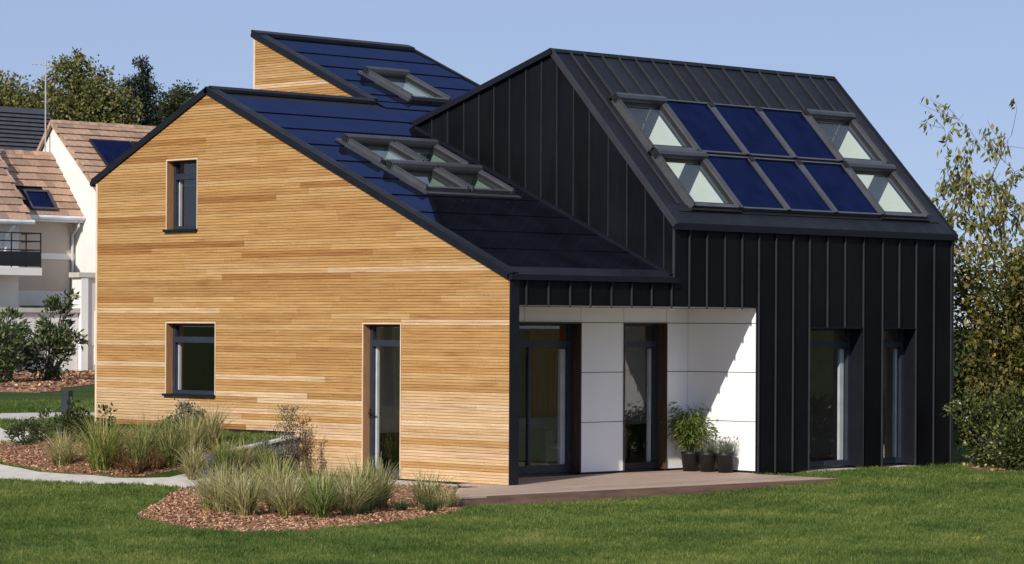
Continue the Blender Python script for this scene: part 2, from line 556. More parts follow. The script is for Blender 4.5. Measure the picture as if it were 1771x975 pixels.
PATH = [(-14.5, -0.6), (-8.61, -3.19), (-7.83, -3.36), (-7.02, -3.55), (-6.14, -3.52), (-5.3, -3.35), (-5.0, -3.05), (-4.78, -2.7), (-4.78, -0.02),
        (-0.9, -0.02), (-0.9, -0.35), (-1.6, -1.0), (-2.8, -1.35), (-3.7, -2.1), (-4.15, -2.85), (-4.75, -3.25), (-5.28, -3.85), (-5.69, -3.97), (-6.44, -4.06), (-7.4, -4.07), (-12, -2.6)]
PATH_UP = [(-14.0, 0.45), (-15.6, 1.65), (-14.9, 3.2), (-14.6, 6), (-13.0, 6), (-13.3, 3.0), (-13.9, 1.9), (-12.6, 0.2)]
PATH_MID = [(-14.5, 0.3), (-11.45, -1.15), (-10.4, -1.15), (-9.7, -1.45), (-9.75, -1.85), (-10.49, -1.95), (-14.5, -0.55)]
BED = [(-4.1, -3.05), (-3.5, -3.6), (-2.71, -4.39), (-1.6, -5.4), (-0.79, -6.22), (0.3, -7.2), (1.45, -7.72), (2.76, -8.2), (3.6, -8.2), (3.98, -7.51), (3.82, -6.61), (3.25, -5.12), (2.53, -3.5), (2.0, -2.85), (1.62, -2.78), (0.4, -1.5), (-0.88, -0.40), (-1.6, -1.08), (-2.8, -1.43), (-3.65, -2.2), (-4.05, -2.85)]
BED_L = [(-10.6, -2.2), (-8.61, -3.10), (-7.83, -3.28), (-7.02, -3.47), (-6.14, -3.44), (-5.35, -3.28), (-5.14, -2.9), (-5.04, -2.3), (-5.04, -1.3), (-6.2, -1.0), (-7.2, -0.5), (-8.3, -0.3), (-9.0, -0.9), (-9.6, -2.0), (-10.4, -2.0)]
BED_W = [(-4.78, -2.72), (-4.78, -0.75), (-4.2, -0.75), (-4.1, -1.9), (-4.35, -2.6)]
BED_F = [(-40, 4), (-27.5, 7.6), (-25.5, 8.5), (-24.2, 8.7), (-24.6, 9.6), (-26.3, 10.8), (-28.4, 13.5), (-30, 18), (-37, 24), (-44, 14)]
BED_R = [(0.35, 10.75), (1.2, 9.95), (1.75, 9.55), (2.3, 9.65), (3.4, 9.9), (6, 10.5), (6, 16), (0.35, 16)]
tag(sheet('path', PATH, 'concrete', 0.022), 'pale concrete path curving past the grass bed to the glazed door')
tag(sheet('path', PATH_UP, 'concrete', 0.022), 'narrow pale path behind the far corner of the timber gable')
tag(sheet('path', PATH_MID, 'concrete', 0.026), 'short pale path end behind the flowering shrubs')
for p, lb in ((BED, 'rounded bark mulch bed in front of the terrace'), (BED_L, 'sloping bark mulch bed beside the curved path'), (BED_W, 'narrow mulch strip at the foot of the sloping concrete wall'), (BED_F, 'bark mulch strip below the evergreen shrubs by the white wall'), (BED_R, 'bare mulch strip under the shrubs beside the black wall')):
    tag(sheet('mulch_bed', p, 'mulch', 0.018), lb)

# bark chips
def chips(poly, n, size, seed, name='bark_chips'):
    r = np.random.default_rng(seed)
    a = np.array(poly)
    p = r.uniform(a.min(0), a.max(0), (n*3, 2))
    p = p[inpoly(p[:, 0], p[:, 1], poly)][:n]
    N = len(p)
    z = zg(p[:, 0], p[:, 1])+r.uniform(0.015, 0.04, N)
    P = np.concatenate([p, z[:, None]], 1)
    D = unit(np.concatenate([r.normal(size=(N, 2)), r.normal(0, 0.35, (N, 1))], 1))
    S = unit(np.cross(D, unit(np.array([0, 0, 1.0])+r.normal(0, 0.35, (N, 3)))))
    L = size*r.uniform(0.5, 1.4, (N, 1)); w = L*r.uniform(0.3, 0.6, (N, 1))
    q = np.stack([P-D*L/2-S*w/2, P+D*L/2-S*w/2, P+D*L/2+S*w/2, P-D*L/2+S*w/2], 1)
    return link(name, arrmesh(name, q, 4, r.uniform(0, 1, N)), 'chips')
tag(chips(BED, 30000, 0.036, 1), 'loose reddish bark chips on the rounded bed', 'bark', kind='stuff')
tag(chips(BED_L, 15000, 0.038, 2), 'loose bark chips on the sloping bed', 'bark', kind='stuff')
tag(chips(BED_F, 9000, 0.10, 3), 'loose bark chips below the evergreen shrubs', 'bark', kind='stuff')
tag(chips(BED_R, 2500, 0.06, 4), 'pale loose bark chips beside the black wall', 'bark', kind='stuff')

# lawn blades
def lawn_blades():
    r = np.random.default_rng(11)
    n = 2600000
    # area in view with a margin: trapezoid in (depth, lateral)
    dep = np.sqrt(r.uniform(28.5**2, 62**2, n))
    lat = r.uniform(-0.205, 0.205, n)*dep
    x = CAM[0]+F0.x*dep+R0.x*lat
    y = CAM[1]+F0.y*dep+R0.y*lat
    ok = ~((x > -11.5) & (x < 0.0) & (y > -0.03)) & ~((x < 1.95) & (x > -1.6) & (y > -2.9+0.0*x) & (y < 5.5) & (x+y > -1.05) & (x > -1.6))
    for p in (PATH, PATH_UP, PATH_MID, BED, BED_L, BED_R):
        ok &= ~inpoly(x, y, p)
    ok &= ~((x > -5.12) & (x < -4.72) & (y > -3.2) & (y < 0))
    ok &= ~((x > -4.9) & (x < 0) & (y > -1.3) & (x+y > -6))
    ok &= (y < 13)
    # thin out with distance: screen density roughly even
    keep = r.uniform(0, 1, n) < np.clip((34/dep)**2.2, 0.12, 1)
    ok &= keep
    x, y, dep = x[ok], y[ok], dep[ok]
    N = len(x)
    z = zg(x, y)+0.012*np.sin(x*1.7+0.6*y)*np.sin(y*1.3-0.4*x)-0.004
    big = np.clip(dep/34, 1, 1.7)
    f = np.zeros(N)
    for q in range(14):
        kx, ky = r.normal(0, 1, 2)*(6+q*1.2)
        f += np.sin(kx*x+ky*y+r.uniform(0, 6.28))
    f /= math.sqrt(7)
    h = r.uniform(0.025, 0.06, N)*(0.8+0.2*big)*np.clip(1+0.26*f, 0.4, 1.8)
    w = r.uniform(0.004, 0.008, N)*big**1.2
    a = r.uniform(0, 2*math.pi, N)
    lean = r.normal(0, 0.5, (N, 2))
    B = np.stack([x, y, z], 1)
    S = np.stack([np.cos(a), np.sin(a), np.zeros(N)], 1)*w[:, None]
    T = B+np.stack([lean[:, 0]*h, lean[:, 1]*h, h], 1)
    q = np.stack([B-S, B+S, T], 1)
    rv = np.clip(r.normal(0.42, 0.2, N)+0.07*f, 0, 1)
    o = link('lawn_grass', arrmesh('lawn_grass', q, 3, rv), 'lawn_blade')
    tag(o, 'short mown green grass blades of the lawn', 'grass', kind='stuff')
lawn_blades()

# ------------------------------------------------------------------ THE HOUSE
house = empty('house', (0, 0, 0))
tag(house, 'modern house with larch gable, blue solar tile roof and black standing seam metal wing', 'house')
SA = 0.4375                     # slope of the tiled roof (facing +X)
ZT = 3.19                       # top plane of that roof at x = 0
XA, YC, YCE = -7.24, 3.71, 7.55 # ridge line, start and end of the raised part
XL = -10.30                     # far edge of the gable wall
SLL = 0.456
P = 0.0920                      # board course
def ztopA(x):                   # underside of verge along the gable
    return np.where(x > XA, 3.088-SA*x, 3.088-SA*XA-SLL*(XA-x))
OPEN = [(-8.327, -7.488, 3.985, 5.176), (-8.326, -6.988, 1.20, 2.419), (-3.299, -2.408, 0.0, 2.419)]

LIGHT = [(0.60, 0.44, 0.275), (0.575, 0.41, 0.245), (0.64, 0.485, 0.325), (0.61, 0.44, 0.30)]
MID = [(0.505, 0.308, 0.130), (0.475, 0.278, 0.112), (0.535, 0.338, 0.152), (0.495, 0.296, 0.120), (0.455, 0.262, 0.105), (0.55, 0.36, 0.175)]
DARK = [(0.40, 0.205, 0.070), (0.365, 0.185, 0.066)]
def plank_colour(z):
    t = min(max((2.2-z)/1.7, 0), 1)       # the low boards have bleached most
    r = random.random()
    if r < 0.08: base = random.choice(DARK)
    elif r < 0.08+0.78*t+0.02: base = random.choice(LIGHT)
    else: base = random.choice(MID)
    j = random.uniform(0.93, 1.06)
    if base not in LIGHT: j *= 0.93
    return (base[0]*j*0.97, base[1]*j*0.92, base[2]*j*0.86, 1)

def plank(parent, y, z0, z1, xl, xr, groove=True):
    """board with a central groove; xl / xr give the end position at a height"""
    t = 0.024
    a, b, m = z0+0.0024, z1-0.0024, (z0+z1)/2
    prof = [(0, a), (t-0.004, a), (t, a+0.004)]
    if groove:
        prof += [(t, m-0.004), (t-0.009, m-0.0022), (t-0.009, m+0.0022), (t, m+0.004)]
    prof += [(t, b-0.004), (t-0.004, b), (0, b)]
    n = len(prof)
    vs = [(xl(z), y-d, z) for d, z in prof]+[(xr(z), y-d, z) for d, z in prof]
    fs = [(i, (i+1) % n, n+(i+1) % n, n+i) for i in range(n)]
    fs += [tuple(range(n))[::-1], tuple(range(n, 2*n))]
    me = bpy.data.meshes.new('plank')
    me.from_pydata(vs, [], fs)
    me.update()
    o = link('plank', me, 'larch', parent)
    o.color = plank_colour((z0+z1)/2)
    return o

def clad(parent, y, zlo_f, zmax, left_f, right_f, opens, tail=None):
    k = 0
    while k*P < zmax:
        z0, z1 = k*P, (k+1)*P
        k += 1
        zm = (z0+z1)/2
        for (sx0, sx1, zb) in zlo_f:
            if z1 <= zb+0.02: continue
            zz0 = max(z0, zb)
            xa, xb = max(sx0, left_f(zm)), min(sx1, right_f(zm))
            if xb-xa < 0.05: continue
            cuts = [(xa, xb, zz0, z1)]
            for (ox0, ox1, oz0, oz1) in opens:
                new = []
                for (a, b, p0, p1) in cuts:
                    if b <= ox0 or a >= ox1 or p1 <= oz0 or p0 >= oz1:
                        new.append((a, b, p0, p1)); continue
                    if a < ox0: new.append((a, ox0, p0, p1))
                    if b > ox1: new.append((ox1, b, p0, p1))
                    if p0 < oz0-0.012: new.append((max(a, ox0), min(b, ox1), p0, oz0))
                    if p1 > oz1+0.012: new.append((max(a, ox0), min(b, ox1), oz1, p1))
                cuts = new
            for (a, b, p0, p1) in cuts:
                x = a
                while x < b-0.02:
                    L = random.uniform(1.5, 4.2)
                    e = x+L
                    if b-e < 0.7: e = b
                    sl = left_f if (x == a and a == left_f(zm)) else None
                    sr = right_f if (e == b and b == right_f(zm)) else None
                    g0 = 0.0 if x == a else 0.0015
                    fl = (lambda z, x=x, sl=sl, g0=g0: sl(z) if sl else x+g0)
                    fr = (lambda z, e=e, sr=sr: sr(z) if sr else e-0.0015)
                    plank(parent, y, p0, p1, fl, fr, p1-p0 > 0.06)
                    x = e

def lf(z): return XL+0.02 if z < 4.857 else XL+0.02+(z-4.857)/SLL
def rf(z): return -0.012 if z < 3.088 else -(z-3.088)/SA

# backing wall behind the boards, cell by cell around the openings
def wall_cells(T, xs, zs, opens, zmax_f=None):
    k = MB(T)
    for i in range(len(xs)-1):
        for j in range(len(zs)-1):
            xm, zm = (xs[i]+xs[i+1])/2, (zs[j]+zs[j+1])/2
            if any(o[0] < xm < o[1] and o[2] < zm < o[3] for o in opens): continue
            if zmax_f is None:
                k.quad((xs[i], zs[j], 0), (xs[i+1], zs[j], 0), (xs[i+1], zs[j+1], 0), (xs[i], zs[j+1], 0))
            else:
                a, b = float(zmax_f(xs[i])), float(zmax_f(xs[i+1]))
                if a <= zs[j] and b <= zs[j]: continue
                k.quad((xs[i], min(zs[j], a), 0), (xs[i+1], min(zs[j], b), 0), (xs[i+1], min(zs[j+1], b), 0), (xs[i], min(zs[j+1], a), 0))
    return k
TG = Matrix(((1, 0, 0, 0), (0, 0, -1, 0), (0, 1, 0, 0), (0, 0, 0, 1)))    # gable: a=+X, b=+Z, c=-Y
TF = Matrix(((0, 0, 1, 0), (1, 0, 0, 0), (0, 1, 0, 0), (0, 0, 0, 1)))     # facade: a=+Y, b=+Z, c=+X
def at(T, x, y, z): return Matrix.Translation((x, y, z)) @ T

xs = sorted(set([XL+0.02, -0.03, XA]+[o[0] for o in OPEN]+[o[1] for o in OPEN]+list(np.arange(-10, -0.2, 0.5))))
zs = sorted(set([0.0, 0.652, 8.0]+[o[2] for o in OPEN]+[o[3] for o in OPEN]))
ww = wall_cells(at(TG, 0, 0.012, 0), xs, zs, OPEN, ztopA).build('timber_wall', 'backing', house)
clad(ww, 0.008, [(XL-1, 1, 0.0)], 6.3, lf, rf, OPEN+[(XL-1, -4.945, -0.1, 0.652)])
# pale corner batten and black corner post, black strips coloured as the shadow gap below the boards
k = MB(); k.box(XL-0.03, XL+0.018, -0.02, 0.10, 0.652, 4.84); k.build('corner_batten', 'edge_trim', house)
k = MB(); k.box(-0.010, 0.012, -0.018, 0.17, 0.0, 3.10); k.build('corner_post', 'black_trim', house)
bar('plinth_shadow', 'gasket', house, XL+0.05, -4.96, 0.006, 0.05, 0.35, 0.66)
bar('plinth_shadow', 'gasket', house, -4.93, -0.05, 0.014, 0.06, -0.14, 0.0)

# raised part behind the ridge: wall facing -Y at YC
XCL = -10.50
def lf2(z): return XCL+0.02
def rf2(z): return -(z-(ZT-0.10))/SA
uw = MB(at(TG, 0, YC+0.012, 0))
uw.quad((XCL+0.02, 5.0, 0), (-4.4, 5.0, 0), (rf2(7.68), 7.68, 0), (XCL+0.02, 7.68, 0))
uwo = uw.build('upper_timber_wall', 'backing', house)
clad(uwo, YC+0.008, [(XCL-1, 0, 5.6)], 7.70, lf2, rf2, [])
k = MB(); k.box(XCL-0.03, XCL+0.018, YC-0.02, YC+0.1, 5.5, 7.70); k.build('corner_batten', 'edge_trim', house)
# unseen sides of the timber part: far wall, rear wall
k = MB()
k.quad((XL+0.02, 0.05, 0.3), (XL+0.02, YCE, 0.3), (XL+0.02, YCE, 4.86), (XL+0.02, 0.05, 4.86))
k.quad((XCL+0.02, YC, 4.8), (XCL+0.02, YCE, 4.8), (XCL+0.02, YCE, 7.7), (XCL+0.02, YC, 7.7))
k.quad((XL+0.02, YCE, 0.3), (-6, YCE, 0.3), (-6, YCE, 5.7), (XCL+.02, YCE, 7.66))
k.build('rear_wall', 'backing', house)

# ---- roof of the timber part
cA = 1/math.sqrt(1+SA*SA); nA = Vector((SA, 0, 1)).normalized()
dA = Vector((1, 0, -SA)).normalized()          # down the slope
def TA(y, x, h=0.0):                           # local frame: a=+Y, b=down slope, c=normal
    o = Vector((x, y, ZT-SA*x))+nA*h
    return Matrix(((0, dA.x, nA.x, o.x), (1, dA.y, nA.y, o.y), (0, dA.z, nA.z, o.z), (0, 0, 0, 1)))
SKYA = [(1.10, -5.10, 0.98, 1.02), (2.13, -5.10, 0.98, 1.02), (1.10, -4.02, 0.98, 1.02), (2.13, -4.02, 0.98, 1.02)]  # y, x(top), width, length
SKYC = [(4.74, -8.68, 1.0, 1.40)]
SKYHOLES = [(y+0.04, y+w-0.04, x+0.04, x+L*cA-0.05) for y, x, w, L in SKYA+SKYC]
def sheetA(y0, y1, x0, x1, h, m, name, parent, clip=None):
    ys = sorted(set([y0, y1]+[v for hH in SKYHOLES for v in hH[:2] if y0 < v < y1]))
    xs_ = sorted(set([x0, x1]+[v for hH in SKYHOLES for v in hH[2:] if x0 < v < x1]))
    k = MB()
    for i in range(len(ys)-1):
        for j in range(len(xs_)-1):
            ym, xm = (ys[i]+ys[i+1])/2, (xs_[j]+xs_[j+1])/2
            if any(hH[0] < ym < hH[1] and hH[2] < xm < hH[3] for hH in SKYHOLES): continue
            q = [Vector((x, y, ZT-SA*x))+nA*h for x, y in ((xs_[j], ys[i]), (xs_[j+1], ys[i]), (xs_[j+1], ys[i+1]), (xs_[j], ys[i+1]))]
            k.quad(*q)
    return k.build(name, m, parent) if name else k
troof = sheetA(0.0, YC, XA, 0.02, -0.045, 'gasket', 'tiled_roof', house)
sheetA(YC, YCE, XCL, -5.2, -0.045, 'gasket', 'roof_lining', troof)
# tiles: courses every 0.665 m, four or so tiles per course, butted with a hair gap
courses = [-0.26-0.668*i for i in range(17)]
def tile_row(xd, xu, y0, y1, wdt, shift):
    y = y0
    first = True
    while y < y1-0.05:
        e = min(y1, y+(wdt*shift if first else wdt))
        first = False
        if y1-e < 0.25: e = y1
        for (a, b, c, d) in cut_rect((y, e, xu, xd)):
            if b-a < 0.03 or d-c < 0.03: continue
            k = MB()
            hU, hD, th = -0.018, -0.004, 0.012
            # tail of each course sits proud of the one below
            f = lambda x: hU+(hD-hU)*(x-xu)/(xd-xu)
            pts = []
            for x, yy in ((c, a+0.002), (d, a+0.002), (d, b-0.002), (c, b-0.002)):
                pts.append(Vector((x, yy, ZT-SA*x))+nA*f(x))
            k.prism([p-nA*th for p in pts], nA*th)
            k.build('roof_tile', 'pv_tile', troof)
        y = e
def cut_rect(r):
    rects = [r]
    for (ya, yb, xa, xb) in SKYHOLES:
        new = []
        for (a, b, c, d) in rects:
            if b <= ya or a >= yb or d <= xa or c >= xb:
                new.append((a, b, c, d)); continue
            if a < ya: new.append((a, ya, c, d))
            if b > yb: new.append((yb, b, c, d))
            if c < xa: new.append((max(a, ya), min(b, yb), c, xa))
            if d > xb: new.append((max(a, ya), min(b, yb), xb, d))
        rects = new
    return rects
XB_L = -6.02
for i, xd in enumerate(courses):
    xu = xd-0.668
    if xd < XCL: break
    xu = max(xu, XCL+0.02)
    if xd <= XA+0.3:
        y0 = YC+0.15
        if xd > XA-0.3: y0 = YC+0.03
    else:
        y0 = 0.15
        if xu < XA+0.03: xu = XA+0.03
    y1 = 3.63 if xd > -5.7 else YCE-0.02
    if -5.7 >= xd > -6.0: y1 = YCE-0.02
    tile_row(xd+0.012, xu, y0, y1, 1.22, (0.5, 1.0)[i % 2])
# trims: verges, ridge, eave, raised verge
def slope_bar(name, y0, y1, x0, x1, h0, h1, m='black_trim', parent=None):
    k = MB()
    pts = [Vector((x, y0, ZT-SA*x)) for x in (x0, x1)]
    k.prism([pts[0]+nA*h0, pts[1]+nA*h0, pts[1]+nA*h1, pts[0]+nA*h1], (0, y1-y0, 0))
    return k.build(name, m, parent or troof)
slope_bar('verge', -0.055, 0.02, XA-0.02, 0.03, -0.100, 0.010)
slope_bar('verge_cap', 0.02, 0.160, XA+0.01, 0.0, -0.03, 0.013, 'roof_metal')
slope_bar('verge', YC-0.055, YC+0.02, XCL-0.04, XA-0.03, -0.100, 0.010)
slope_bar('verge_cap', YC+0.02, YC+0.16, XCL, XA-0.06, -0.03, 0.013, 'roof_metal')
slope_bar('verge', YCE-0.02, YCE+0.05, XCL-0.04, -6.0, -0.125, 0.010)
k = MB()   # far verge, left slope of the gable
nl = Vector((-SLL, 0, 1)).normalized()
zl = lambda x: ZT-SA*XA-SLL*(XA-x)
a, b = Vector((XA, -0.055, zl(XA)+0.012)), Vector((XL-0.13, -0.055, zl(XL-0.13)+0.012))
k.prism([a, b, b-nl*0.105, a-nl*0.105], (0, 0.075, 0)); k.build('verge', 'black_trim', house)
k = MB(); k.quad((XA, 0, zl(XA)), (XL-0.12, 0, zl(XL-0.12)), (XL-0.12, YC, zl(XL-0.12)), (XA, YC, zl(XA)))
k.quad((XA, YC, zl(XA)), (XL-0.12, YC, zl(XL-0.12)), (XL-0.12, YCE, zl(XL-0.12)), (XA, YCE, zl(XA)))
k.build('rear_slope', 'roof_metal', house)
k = MB(); k.tube([(XL-0.13, -0.04, zl(XL-.13)-0.06), (XL-0.13, YC, zl(XL-.13)-0.06)], 0.055, 8); k.build('gutter', 'black_trim', house)
k = MB(); k.prism([(XA-0.06, 0.02, ZT-SA*XA-0.01), (XA, 0.02, ZT-SA*XA+0.035), (XA+0.09, 0.02, ZT-SA*(XA+.09)+0.022), (XA+0.09, .02, ZT-SA*(XA+.09)-0.03), (XA-.06, .02, ZT-SA*XA-.05)], (0, YC-0.03, 0)); k.build('ridge_cap', 'black_trim', troof)
k = MB(); k.prism([(XCL-0.06, YC-0.05, ZT-SA*XCL-0.10), (XCL-0.06, YC-0.05, ZT-SA*XCL+0.045), (XCL+0.13, YC-0.05, ZT-SA*(XCL+.13)+0.035), (XCL+0.13, YC-.05, ZT-SA*(XCL+.13)-0.10)], (0, YCE-YC+0.1, 0)); k.build('ridge_cap', 'black_trim', troof)
# eave: smooth flashing strip, box gutter
slope_bar('eave_flashing', 0.10, 3.62, -0.262, 0.03, -0.03, -0.008, 'roof_metal')
k = MB(); k.box(-0.02, 0.075, -0.055, 3.66, 3.085, 3.165); k.build('gutter', 'black_trim', house)
bar('gutter_bracket', 'black_trim', house, 0.02, 0.081, 1.9, 1.94, 3.08, 3.168)
slope_bar('wall_flashing', 3.555, 3.64, -6.0, -0.02, -0.02, 0.03, 'black_trim')

# ---- roof windows
def roof_window(T, w, L, name='roof_window', shutter=True, side_m='skylight_rail', gl='roof_glass'):
    o = empty(name, (0, 0, 0), house)
    def piece(nm, m, boxes, smooth=False):
        k = MB(T)
        for b in boxes: k.box(*b)
        return k.build(nm, m, o)
    fw = 0.072
    piece('frame', side_m, [(0, fw, 0.05, L, -0.06, 0.085), (w-fw, w, 0.05, L, -0.06, 0.085), (fw, w-fw, L-0.075, L-0.005, -0.06, 0.07), (fw, w-fw, 0.03, 0.12, -0.06, 0.07)])
    piece('side_rail', 'skylight_metal', [(0.012, 0.042, 0.06, L-0.02, 0.085, 0.112)])
    piece('side_rail', 'skylight_metal', [(w-0.042, w-0.012, 0.06, L-0.02, 0.085, 0.112)])
    piece('sash', 'gasket', [(fw, fw+0.03, 0.12, L-0.075, 0.0, 0.055), (w-fw-0.03, w-fw, 0.12, L-0.075, 0.0, 0.055), (fw+.03, w-fw-.03, 0.12, 0.17, 0.0, 0.055), (fw+.03, w-fw-.03, L-0.11, L-0.075, 0, 0.055)])
    k = MB(T)
    k.quad((fw+0.02, L-0.09, 0.035), (w-fw-0.02, L-0.09, 0.035), (w-fw-0.02, 0.13, 0.035), (fw+0.02, 0.13, 0.035))
    k.build('pane', gl, o)
    piece('apron', 'gasket', [(-0.03, w+0.03, L, L+0.05, -0.02, 0.03)])
    if shutter:
        k = MB(T)
        prof = [(0.0, 0.0), (0.0, 0.10), (0.03, 0.15), (0.09, 0.165), (0.14, 0.14), (0.155, 0.09), (0.155, 0.03)]
        k.prism([(-0.012, y, z) for y, z in prof], (w+0.024, 0, 0))
        k.build('shutter_box', 'skylight_metal', o)
        for e in (-0.03, w+0.012):
            piece('end_cap', 'gasket', [(e, e+0.018, 0.02, 0.13, 0.02, 0.14)])
    return o
def shaft(T, w, L, d=0.42, m='interior_white'):
    k = MB(T)
    a, b, c, e = 0.05, w-0.05, 0.06, L-0.05
    k.quad((a, c, -d), (a, e, -d), (a, e, 0), (a, c, 0))
    k.quad((b, c, -d), (b, e, -d), (b, e, 0), (b, c, 0))
    k.quad((a, c, -d), (b, c, -d), (b, c, 0), (a, c, 0))
    k.quad((a, e, -d), (b, e, -d), (b, e, 0), (a, e, 0))
    k.build('lining', m, house)
for (y, x, w, L) in SKYA+SKYC:
    ow = roof_window(TA(y, x, 0.0), w, L)
    shaft(TA(y, x, -0.045), w, L, 0.45, 'shaft_lining')
# flashing kerb under the group of four
slope_bar('flashing', 1.01, 1.09, -5.16, -2.98, -0.02, 0.03, 'skylight_metal')
slope_bar('flashing', 1.02, 3.16, -3.06, -2.96, -0.02, 0.022, 'skylight_metal')
slope_bar('flashing', 4.66, 4.73, -8.72, -7.35, -0.02, 0.03, 'skylight_metal')

# ---- the black wing
YB, YE = 3.64, 10.93
XR, ZR = -2.74, 6.955
SB = (6.933-4.064)/2.722
SBL = (6.955-5.90)/(6.06-2.74)
nB = Vector((SB, 0, 1)).normalized(); dB = Vector((1, 0, -SB)).normalized()
cB = 1/math.sqrt(1+SB*SB)
ZB = ZR+SB*XR                                  # plane height at x = 0
def TB(y, x, h=0.0):
    o = Vector((x, y, ZB-SB*x))+nB*h
    return Matrix(((0, dB.x, nB.x, o.x), (1, dB.y, nB.y, o.y), (0, dB.z, nB.z, o.z), (0, 0, 0, 1)))
SEAMS = [0.313, .787, 1.258, 1.71, 2.178, 2.638, 3.098, 3.564, 3.983, 4.405, 4.841, 5.268, 5.686, 6.118, 6.56, 6.982, 7.452, 7.918, 8.414, 8.939, 9.40, 9.875, 10.385, 10.88]
ZS, ZW = 2.706, 2.39
mw = empty('metal_wall', (0, 0, 0), house)
edges = [0.172]+SEAMS+[YE]
for i in range(len(edges)-1):
    a, b = edges[i]+0.003, edges[i+1]-0.003
    m_ = (a+b)/2
    zt = 3.09 if m_ < YB else 4.03
    zb = ZS if m_ < 5.65 else (ZW if (6.98 < m_ < 8.42 or 8.93 < m_ < 9.88) else 0.0)
    k = MB(); k.box(-0.008, 0.0, a, b, zb, zt)
    if a < YB < b:
        k = MB(); k.box(-0.008, 0.0, a, YB, zb, 3.09); k.box(-0.0081, 0.0002, YB+0.001, b, zb, 4.03)
    k.build('metal_panel', 'black_metal', mw)
    if i < len(edges)-1 and i > 0:
        y = edges[i]
        zt2 = 3.085 if y < YB else 4.0
        lo = ZS-0.03 if y < 5.65 else (ZW if (6.99 < y < 8.40 or 8.95 < y < 9.86) else 0.0)
        k = MB(); k.box(0.0003, 0.032, y-0.006, y+0.006, lo, zt2); k.build('standing_seam', 'seam_metal', mw)
k = MB(); k.box(0.0003, 0.02, YE-0.03, YE+0.02, 0, 4.03); k.build('corner_trim', 'seam_metal', mw)
k = MB(); k.box(-0.04, -0.012, 0.16, YE, ZS, 3.0); k.box(-0.04, -0.012, YB, YE, 3.0, 4.05)
for a, b in ((5.69, 6.98), (8.42, 8.94), (9.9, YE)): k.box(-0.04, -0.012, a, b, 0.0, ZS)
for a, b in ((6.98, 8.42), (8.94, 9.90)): k.box(-0.04, -0.012, a, b, ZW, ZS)
k.build('sheathing', 'backing', mw)
# end wall and rear wall (not in view, close the volume)
k = MB()
k.quad((0.0, YE, -0.1), (-8, YE, -0.1), (-8, YE, 5.3), (XR, YE, ZR-.02), (0.0, YE, 4.03))
k.quad((-8, YE, 0), (-8, YCE, 0), (-8, YCE, 5.3), (-8, YE, 5.3))
k.build('end_wall', 'black_metal', house)
# gable wall of the black wing, facing the timber roof
gw = empty('metal_gable', (0, 0, 0), house)
GS = [-5.623, -5.231, -4.828, -4.459, -4.095, -3.72, -3.336, -2.969, -2.606, -2.221, -1.862, -1.432, -1.018, -0.612, -0.21]
def zroofB(x): return ZR-SBL*(XR-x) if x < XR else ZB-SB*x
ge = [-6.03]+GS+[0.0]
for i in range(len(ge)-1):
    a, b = ge[i]+0.003, ge[i+1]-0.003
    tops = [(b, zroofB(b)-0.05)]+([(XR, ZR-0.05)] if a < XR < b else [])+[(a, zroofB(a)-0.05)]
    lowa, lowb = ZT-SA*a-0.06, ZT-SA*b-0.06
    if zroofB(a)-0.05 <= lowa: lowa = zroofB(a)-0.055
    poly = [(a, YB, lowa), (b, YB, lowb)]+[(x, YB, z) for x, z in tops]
    k = MB(); k.prism(poly, (0, 0.008, 0)); k.build('metal_panel', 'black_metal', gw)
    if i > 0:
        x = ge[i]
        k = MB(); k.box(x-0.005, x+0.005, YB-0.028, YB-0.0003, ZT-SA*x+0.01, zroofB(x)-0.06); k.build('standing_seam', 'seam_metal', gw)
k = MB(); k.box(-0.03, 0.02, YB-0.012, YB-0.001, 3.17, 4.06); k.build('corner_trim', 'seam_metal', gw)
k = MB(); k.quad((-6.0, YB+0.03, 5.7), (0, YB+.03, 3.0), (0, YB+.03, 4.0), (XR, YB+.03, ZR-.08)); k.build('sheathing', 'backing', gw)
# roof of the black wing
mr = empty('metal_roof', (0, 0, 0), house)
FX0, FX1 = -1.985, -0.185
FY0, FY1 = 4.20, 10.44
def panB(name, y0, y1, x0, x1, h0, h1, m, parent=mr):
    k = MB()
    a, b = Vector((x0, y0, ZB-SB*x0)), Vector((x1, y0, ZB-SB*x1))
    k.prism([a+nB*h0, b+nB*h0, b+nB*h1, a+nB*h1], (0, y1-y0, 0))
    return k.build(name, m, parent)
RS = [4.02, 4.342, 4.777, 5.186, 5.6, 6.023, 6.458, 6.855, 7.342, 7.832, 8.345, 8.818, 9.327, 9.827, 10.222, 10.64]
re_ = [YB-0.02]+RS+[YE+0.05]
for i in range(len(re_)-1):
    a, b = re_[i]+0.002, re_[i+1]-0.002
    x1 = -0.26 if (i == 0 or i == len(re_)-2) else FX0-0.02
    panB('metal_panel', a, b, XR, x1, -0.02, 0.0, 'roof_metal')
    if i > 0:
        xe = -0.27 if i in (1, len(re_)-2) else FX0-0.02
        panB('standing_seam', re_[i]-0.008, re_[i]+0.008, XR+0.01, xe, 0.0003, 0.034, 'seam_metal')
panB('metal_panel', 4.024, FY0-0.002, FX0-0.019, -0.26, -0.02, 0.0, 'roof_metal')
panB('metal_panel', FY1+0.002, 10.636, FX0-0.019, -0.26, -0.02, 0.0, 'roof_metal')
panB('eave_flashing', YB-0.03, YE+0.06, -0.259, 0.07, -0.03, 0.006, 'roof_metal')
panB('verge', YB-0.05, YB-0.005, XR-0.01, 0.06, -0.06, 0.03, 'seam_metal')
panB('verge', YE+0.03, YE+0.075, XR, 0.06, -0.09, 0.02, 'black_trim')
k = MB(); k.box(-0.005, 0.075, YB-0.02, YE+0.06, 3.93, 4.04); k.build('gutter', 'black_trim', house)
k = MB()
